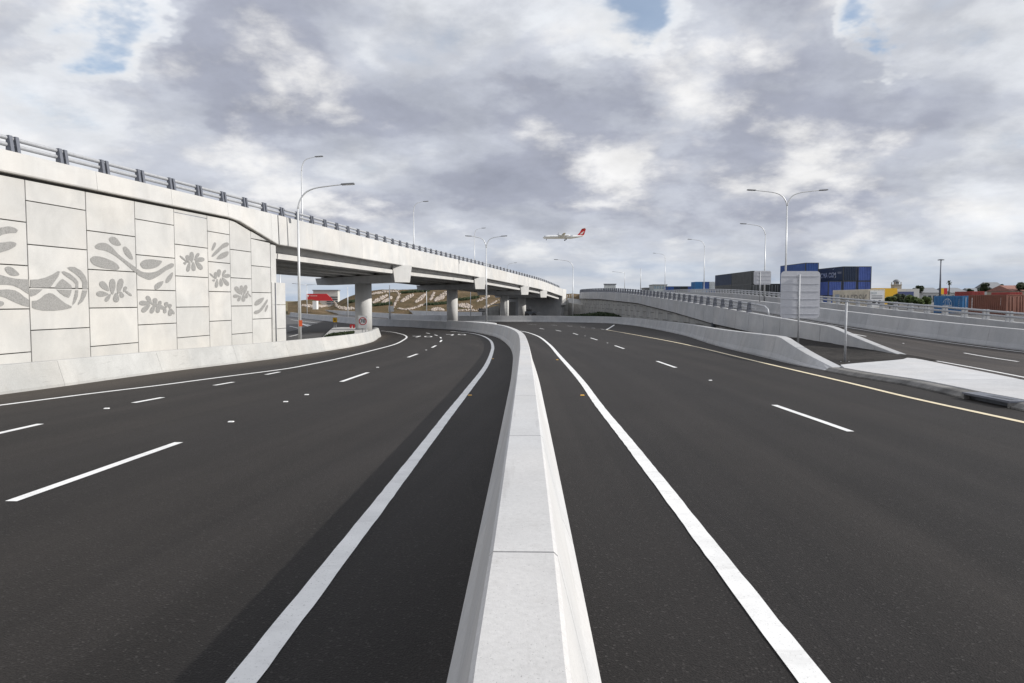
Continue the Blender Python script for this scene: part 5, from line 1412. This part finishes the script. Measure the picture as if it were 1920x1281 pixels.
# east skyline
building(1640, 1680.5, 540.5, 286, 5, 'yellow shed behind the refrigerated container', YELLOW, 0, 0, None)
sh = building(1681, 1722, 541.8, 290, 6, 'long white and blue shed below the brick tower', BW, 0, 0, None)
wsh = col_at(1722, 290) - col_at(1680, 290); hsh = AT(1700, 541.8, 290).z + 1.4
MB().bbox((.2, -.15, hsh * .55), (wsh * .72, -.02, hsh * .86)).build('cladding_band', BLUEP, sh, local=True)
def tower():
    Y = 420; X = col_at(1678.5, Y); zt = AT(1678, 524, Y).z; root = empty('brick_tower', (X, Y, -1.4), label='tan brick tower with domed top above the yellow shed', cat='tower')
    s = 13 / F * Y / 2; h_ = zt + 1.4
    MB().bbox((-s, -s, 0), (s, s, h_ * .78)).build('shaft', BRK, root, local=True)
    MB().bbox((-s * 1.08, -s * 1.08, h_ * .78), (s * 1.08, s * 1.08, h_ * .81)).build('cornice', BRK, root, local=True)
    for sx in (-1, 1):
        for sy_ in (-1, 1): MB().bbox((sx * s * .95 - .35 * sx, sy_ * s * .95 - .35 * sy_, h_ * .81), (sx * s * .95, sy_ * s * .95, h_ * .90)).build('corner_pier', BRK, root, local=True)
    MB().bbox((-s * .5, -s * .5, h_ * .81), (s * .5, s * .5, h_ * .90)).build('belfry', ROOFG, root, local=True)
    prof = [(s * .95 * math.cos(a), h_ * .90 + h_ * .10 * math.sin(a)) for a in [k * math.pi / 10 for k in range(6)]]; m = MB(); n = 14; vs = []
    for r_, z_ in prof:
        for k in range(n): vs.append((max(.01, r_) * math.cos(2 * math.pi * k / n), max(.01, r_) * math.sin(2 * math.pi * k / n), z_))
    m.add(vs, [(i * n + k, i * n + (k + 1) % n, (i + 1) * n + (k + 1) % n, (i + 1) * n + k) for i in range(5) for k in range(n)], True).build('dome', ROOFG, root, local=True)
    for z_ in (.45, .6): MB().box((0, -s - .02, h_ * z_), (s * .5, .1, h_ * .08)).build('window', GLASS, root, local=True)
tower()
building(1728, 1764, 549, 330, 14, 'low white house beside the round tree', BW, 1, 4, 'gable')
building(1782, 1815, 549, 330, 18, 'long grey roofed hall behind the palm', BW, 1, 5, 'gable')
building(1822, 1842, 549.5, 345, 12, 'small house with grey roof above the blue container', BW, 1, 3, 'gable')
building(1858, 1884, 541, 360, 14, 'white two storey house between the dark trees', BW, 2, 4, 'gable')
building(1896, 1935, 546, 300, 16, 'house with red tiled roof above the rust containers', BRK, 1, 4, 'gable_r')
# billboard and light mast
ms = empty('light_mast', AT(1762, 560, 210), label='very tall light mast with a ring of floodlights', cat='light mast')
hm = AT(1762, 487, 210).z - AT(1762, 560, 210).z
MB().tube([(0, 0, 0), (0, 0, hm)], [.3, .16], 10).build('mast', STEEL_D, ms, local=True)
MB().tube([(0, 0, hm - .1), (0, 0, hm + .1)], .5, 12).build('head_frame', STEEL_D, ms, local=True)
for k in range(6): an = k * 1.047; MB().box((math.cos(an) * .62, math.sin(an) * .62, hm - .08), (.5, .4, .22), an).build('floodlight', HEAD, ms, local=True)
bl = empty('billboard', AT(1769.5, 556, 260), label='small red and yellow billboard by the light mast', cat='billboard')
b0, b1 = AT(1763, 552, 260), AT(1776, 540.5, 260); w_, h_ = b1.x - b0.x, b1.z - b0.z; zz = b0.z - AT(1769.5, 556, 260).z
MB().bbox((-w_ / 2, 0, zz), (0, .2, zz + h_)).build('panel', YELLOW, bl, local=True); MB().bbox((.01, 0, zz), (w_ / 2, .2, zz + h_)).build('panel', RED, bl, local=True)
for x_ in (-w_ * .3, w_ * .3): MB().bbox((x_ - .1, .21, -2), (x_ + .1, .4, zz + h_ * .8)).build('post', STEEL_D, bl, local=True)

# ------------------------------------------------------------------ aeroplane
def plane():
    D = 548.; S = D / F; c = AT(1058, 444.5, D); root = empty('aeroplane', c, R(2), label='white propeller aeroplane with red tail coming in to land', cat='aeroplane')
    PW = plain('aircraft_white', (.78, .79, .80), .35, 0, .03)
    def prof(x): return interp(x, [(-16.4, .05), (-16.1, .45), (-15.4, .85), (-14., 1.2), (-12.6, 1.35), (5, 1.35), (9, 1.1), (12.5, .65), (15, .25)])
    xs = [-16.4, -16.1, -15.4, -14.6, -13.6, -12.6, -8, -2, 5, 7, 9, 11, 12.5, 14, 15]; fr = []
    for x in xs:
        r_ = prof(x); zc = interp(x, [(-16.4, -.55), (-13, 0), (5, 0), (15, .85)])
        fr.append(((x, 0, zc), (0, r_, 0), (0, 0, r_)))
    pr = [(math.cos(2 * math.pi * k / 18), math.sin(2 * math.pi * k / 18)) for k in range(18)]
    MB().sweep(pr, fr, True, True).build('fuselage', PW, root, local=True)
    def wing(name, yr, yt, x0, c0, x1, c1, z0, z1, th, mat=PW):
        def sec(x, y, c_, z, t): return [(x, y, z), (x + c_ * .3, y, z + t), (x + c_, y, z), (x + c_ * .35, y, z - t * .5)]
        vs = sec(x0, yr, c0, z0, th) + sec(x1, yt, c1, z1, th * .5)
        return MB().add(vs, [(0, 1, 5, 4), (1, 2, 6, 5), (2, 3, 7, 6), (3, 0, 4, 7), (0, 3, 2, 1), (4, 5, 6, 7)]).build(name, mat, root, local=True)
    for s in (-1, 1):
        wing('wing', 0, s * 14.2, -2.6, 3.0, -1.9, 1.5, 1.35, 1.75, .25)
        nac = MB(); nf = []
        for x, r_, z in ((-5.2, .25, 1.0), (-4.6, .62, .95), (-2, .72, .85), (2, .6, .8), (4.2, .2, 1.0)): nf.append(((x, s * 4.4, z), (0, r_, 0), (0, 0, r_)))
        nac.sweep(pr, nf, True, True); en = nac.build('engine', PW, root, local=True)
        pm = MB()
        for k in range(6):
            an = k * math.pi / 3 + .3; d = Vector((0, math.cos(an), math.sin(an))); t_ = Vector((0, -math.sin(an), math.cos(an))); o = Vector((-5.1, s * 4.4, 1.0))
            pm.extrude([o + d * .1 - t_ * .12, o + d * .1 + t_ * .12, o + d * 2.0 + t_ * .14, o + d * 2.0 - t_ * .14], (.08, 0, 0))
        pm.tube([(-5.6, s * 4.4, 1.0), (-5.0, s * 4.4, 1.0)], [.05, .26], 10); pm.build('propeller', BLACK, en, local=True)
        gm = MB(); gm.tube([(.6, s * 4.4, .3), (.9, s * 4.4, -2.0)], .12, 6); gm.build('landing_gear', STEEL_D, root, local=True)
        MB().tube([(.9, s * 4.4 - .35, -2.1), (.9, s * 4.4 + .35, -2.1)], .52, 14).build('wheel', BLACK, root, local=True)
    MB().tube([(-13.6, 0, -1.0), (-13.7, 0, -2.1)], .1, 6).build('landing_gear', STEEL_D, root, local=True)
    MB().tube([(-13.7, -.25, -2.2), (-13.7, .25, -2.2)], .36, 12).build('wheel', BLACK, root, local=True)
    fin = [(8.6, .9), (10.2, 1.7), (11.6, 3.2), (13.4, 6.2), (16.6, 6.2), (15.3, 2.0), (14.6, 1.0), (12, .7)]
    fo = MB().extrude([Vector((x, -.16, z)) for x, z in fin], (0, .32, 0)).build('tail_fin', RED, root, local=True)
    kg = [(11.7, 1.75), (12.6, 2.3), (12.5, 3.0), (13.3, 3.3), (14.3, 4.1), (15.3, 4.3), (14.6, 3.5), (14.1, 2.9), (14.3, 2.0), (13.5, 2.5), (12.9, 1.9), (12.2, 1.7)]
    MB().add([(x, -.17, z) for x, z in kg], [tuple(range(len(kg)))]).build('emblem', WHITE, fo, local=True, fixn=False)
    for s in (-1, 1): wing('tailplane', 0, s * 4.6, 13.6, 2.2, 14.6, 1.2, 6.25, 6.35, .12, RED if False else PW)
    for k in range(24): MB().bbox((-11 + k * .75, -1.362, .28), (-10.72 + k * .75, -1.30, .62)).build('window', GLASS, root, local=True)
    MB().bbox((-15.2, -.86, .35), (-14.5, -.7, .75)).build('cockpit_window', GLASS, root, local=True)
plane()
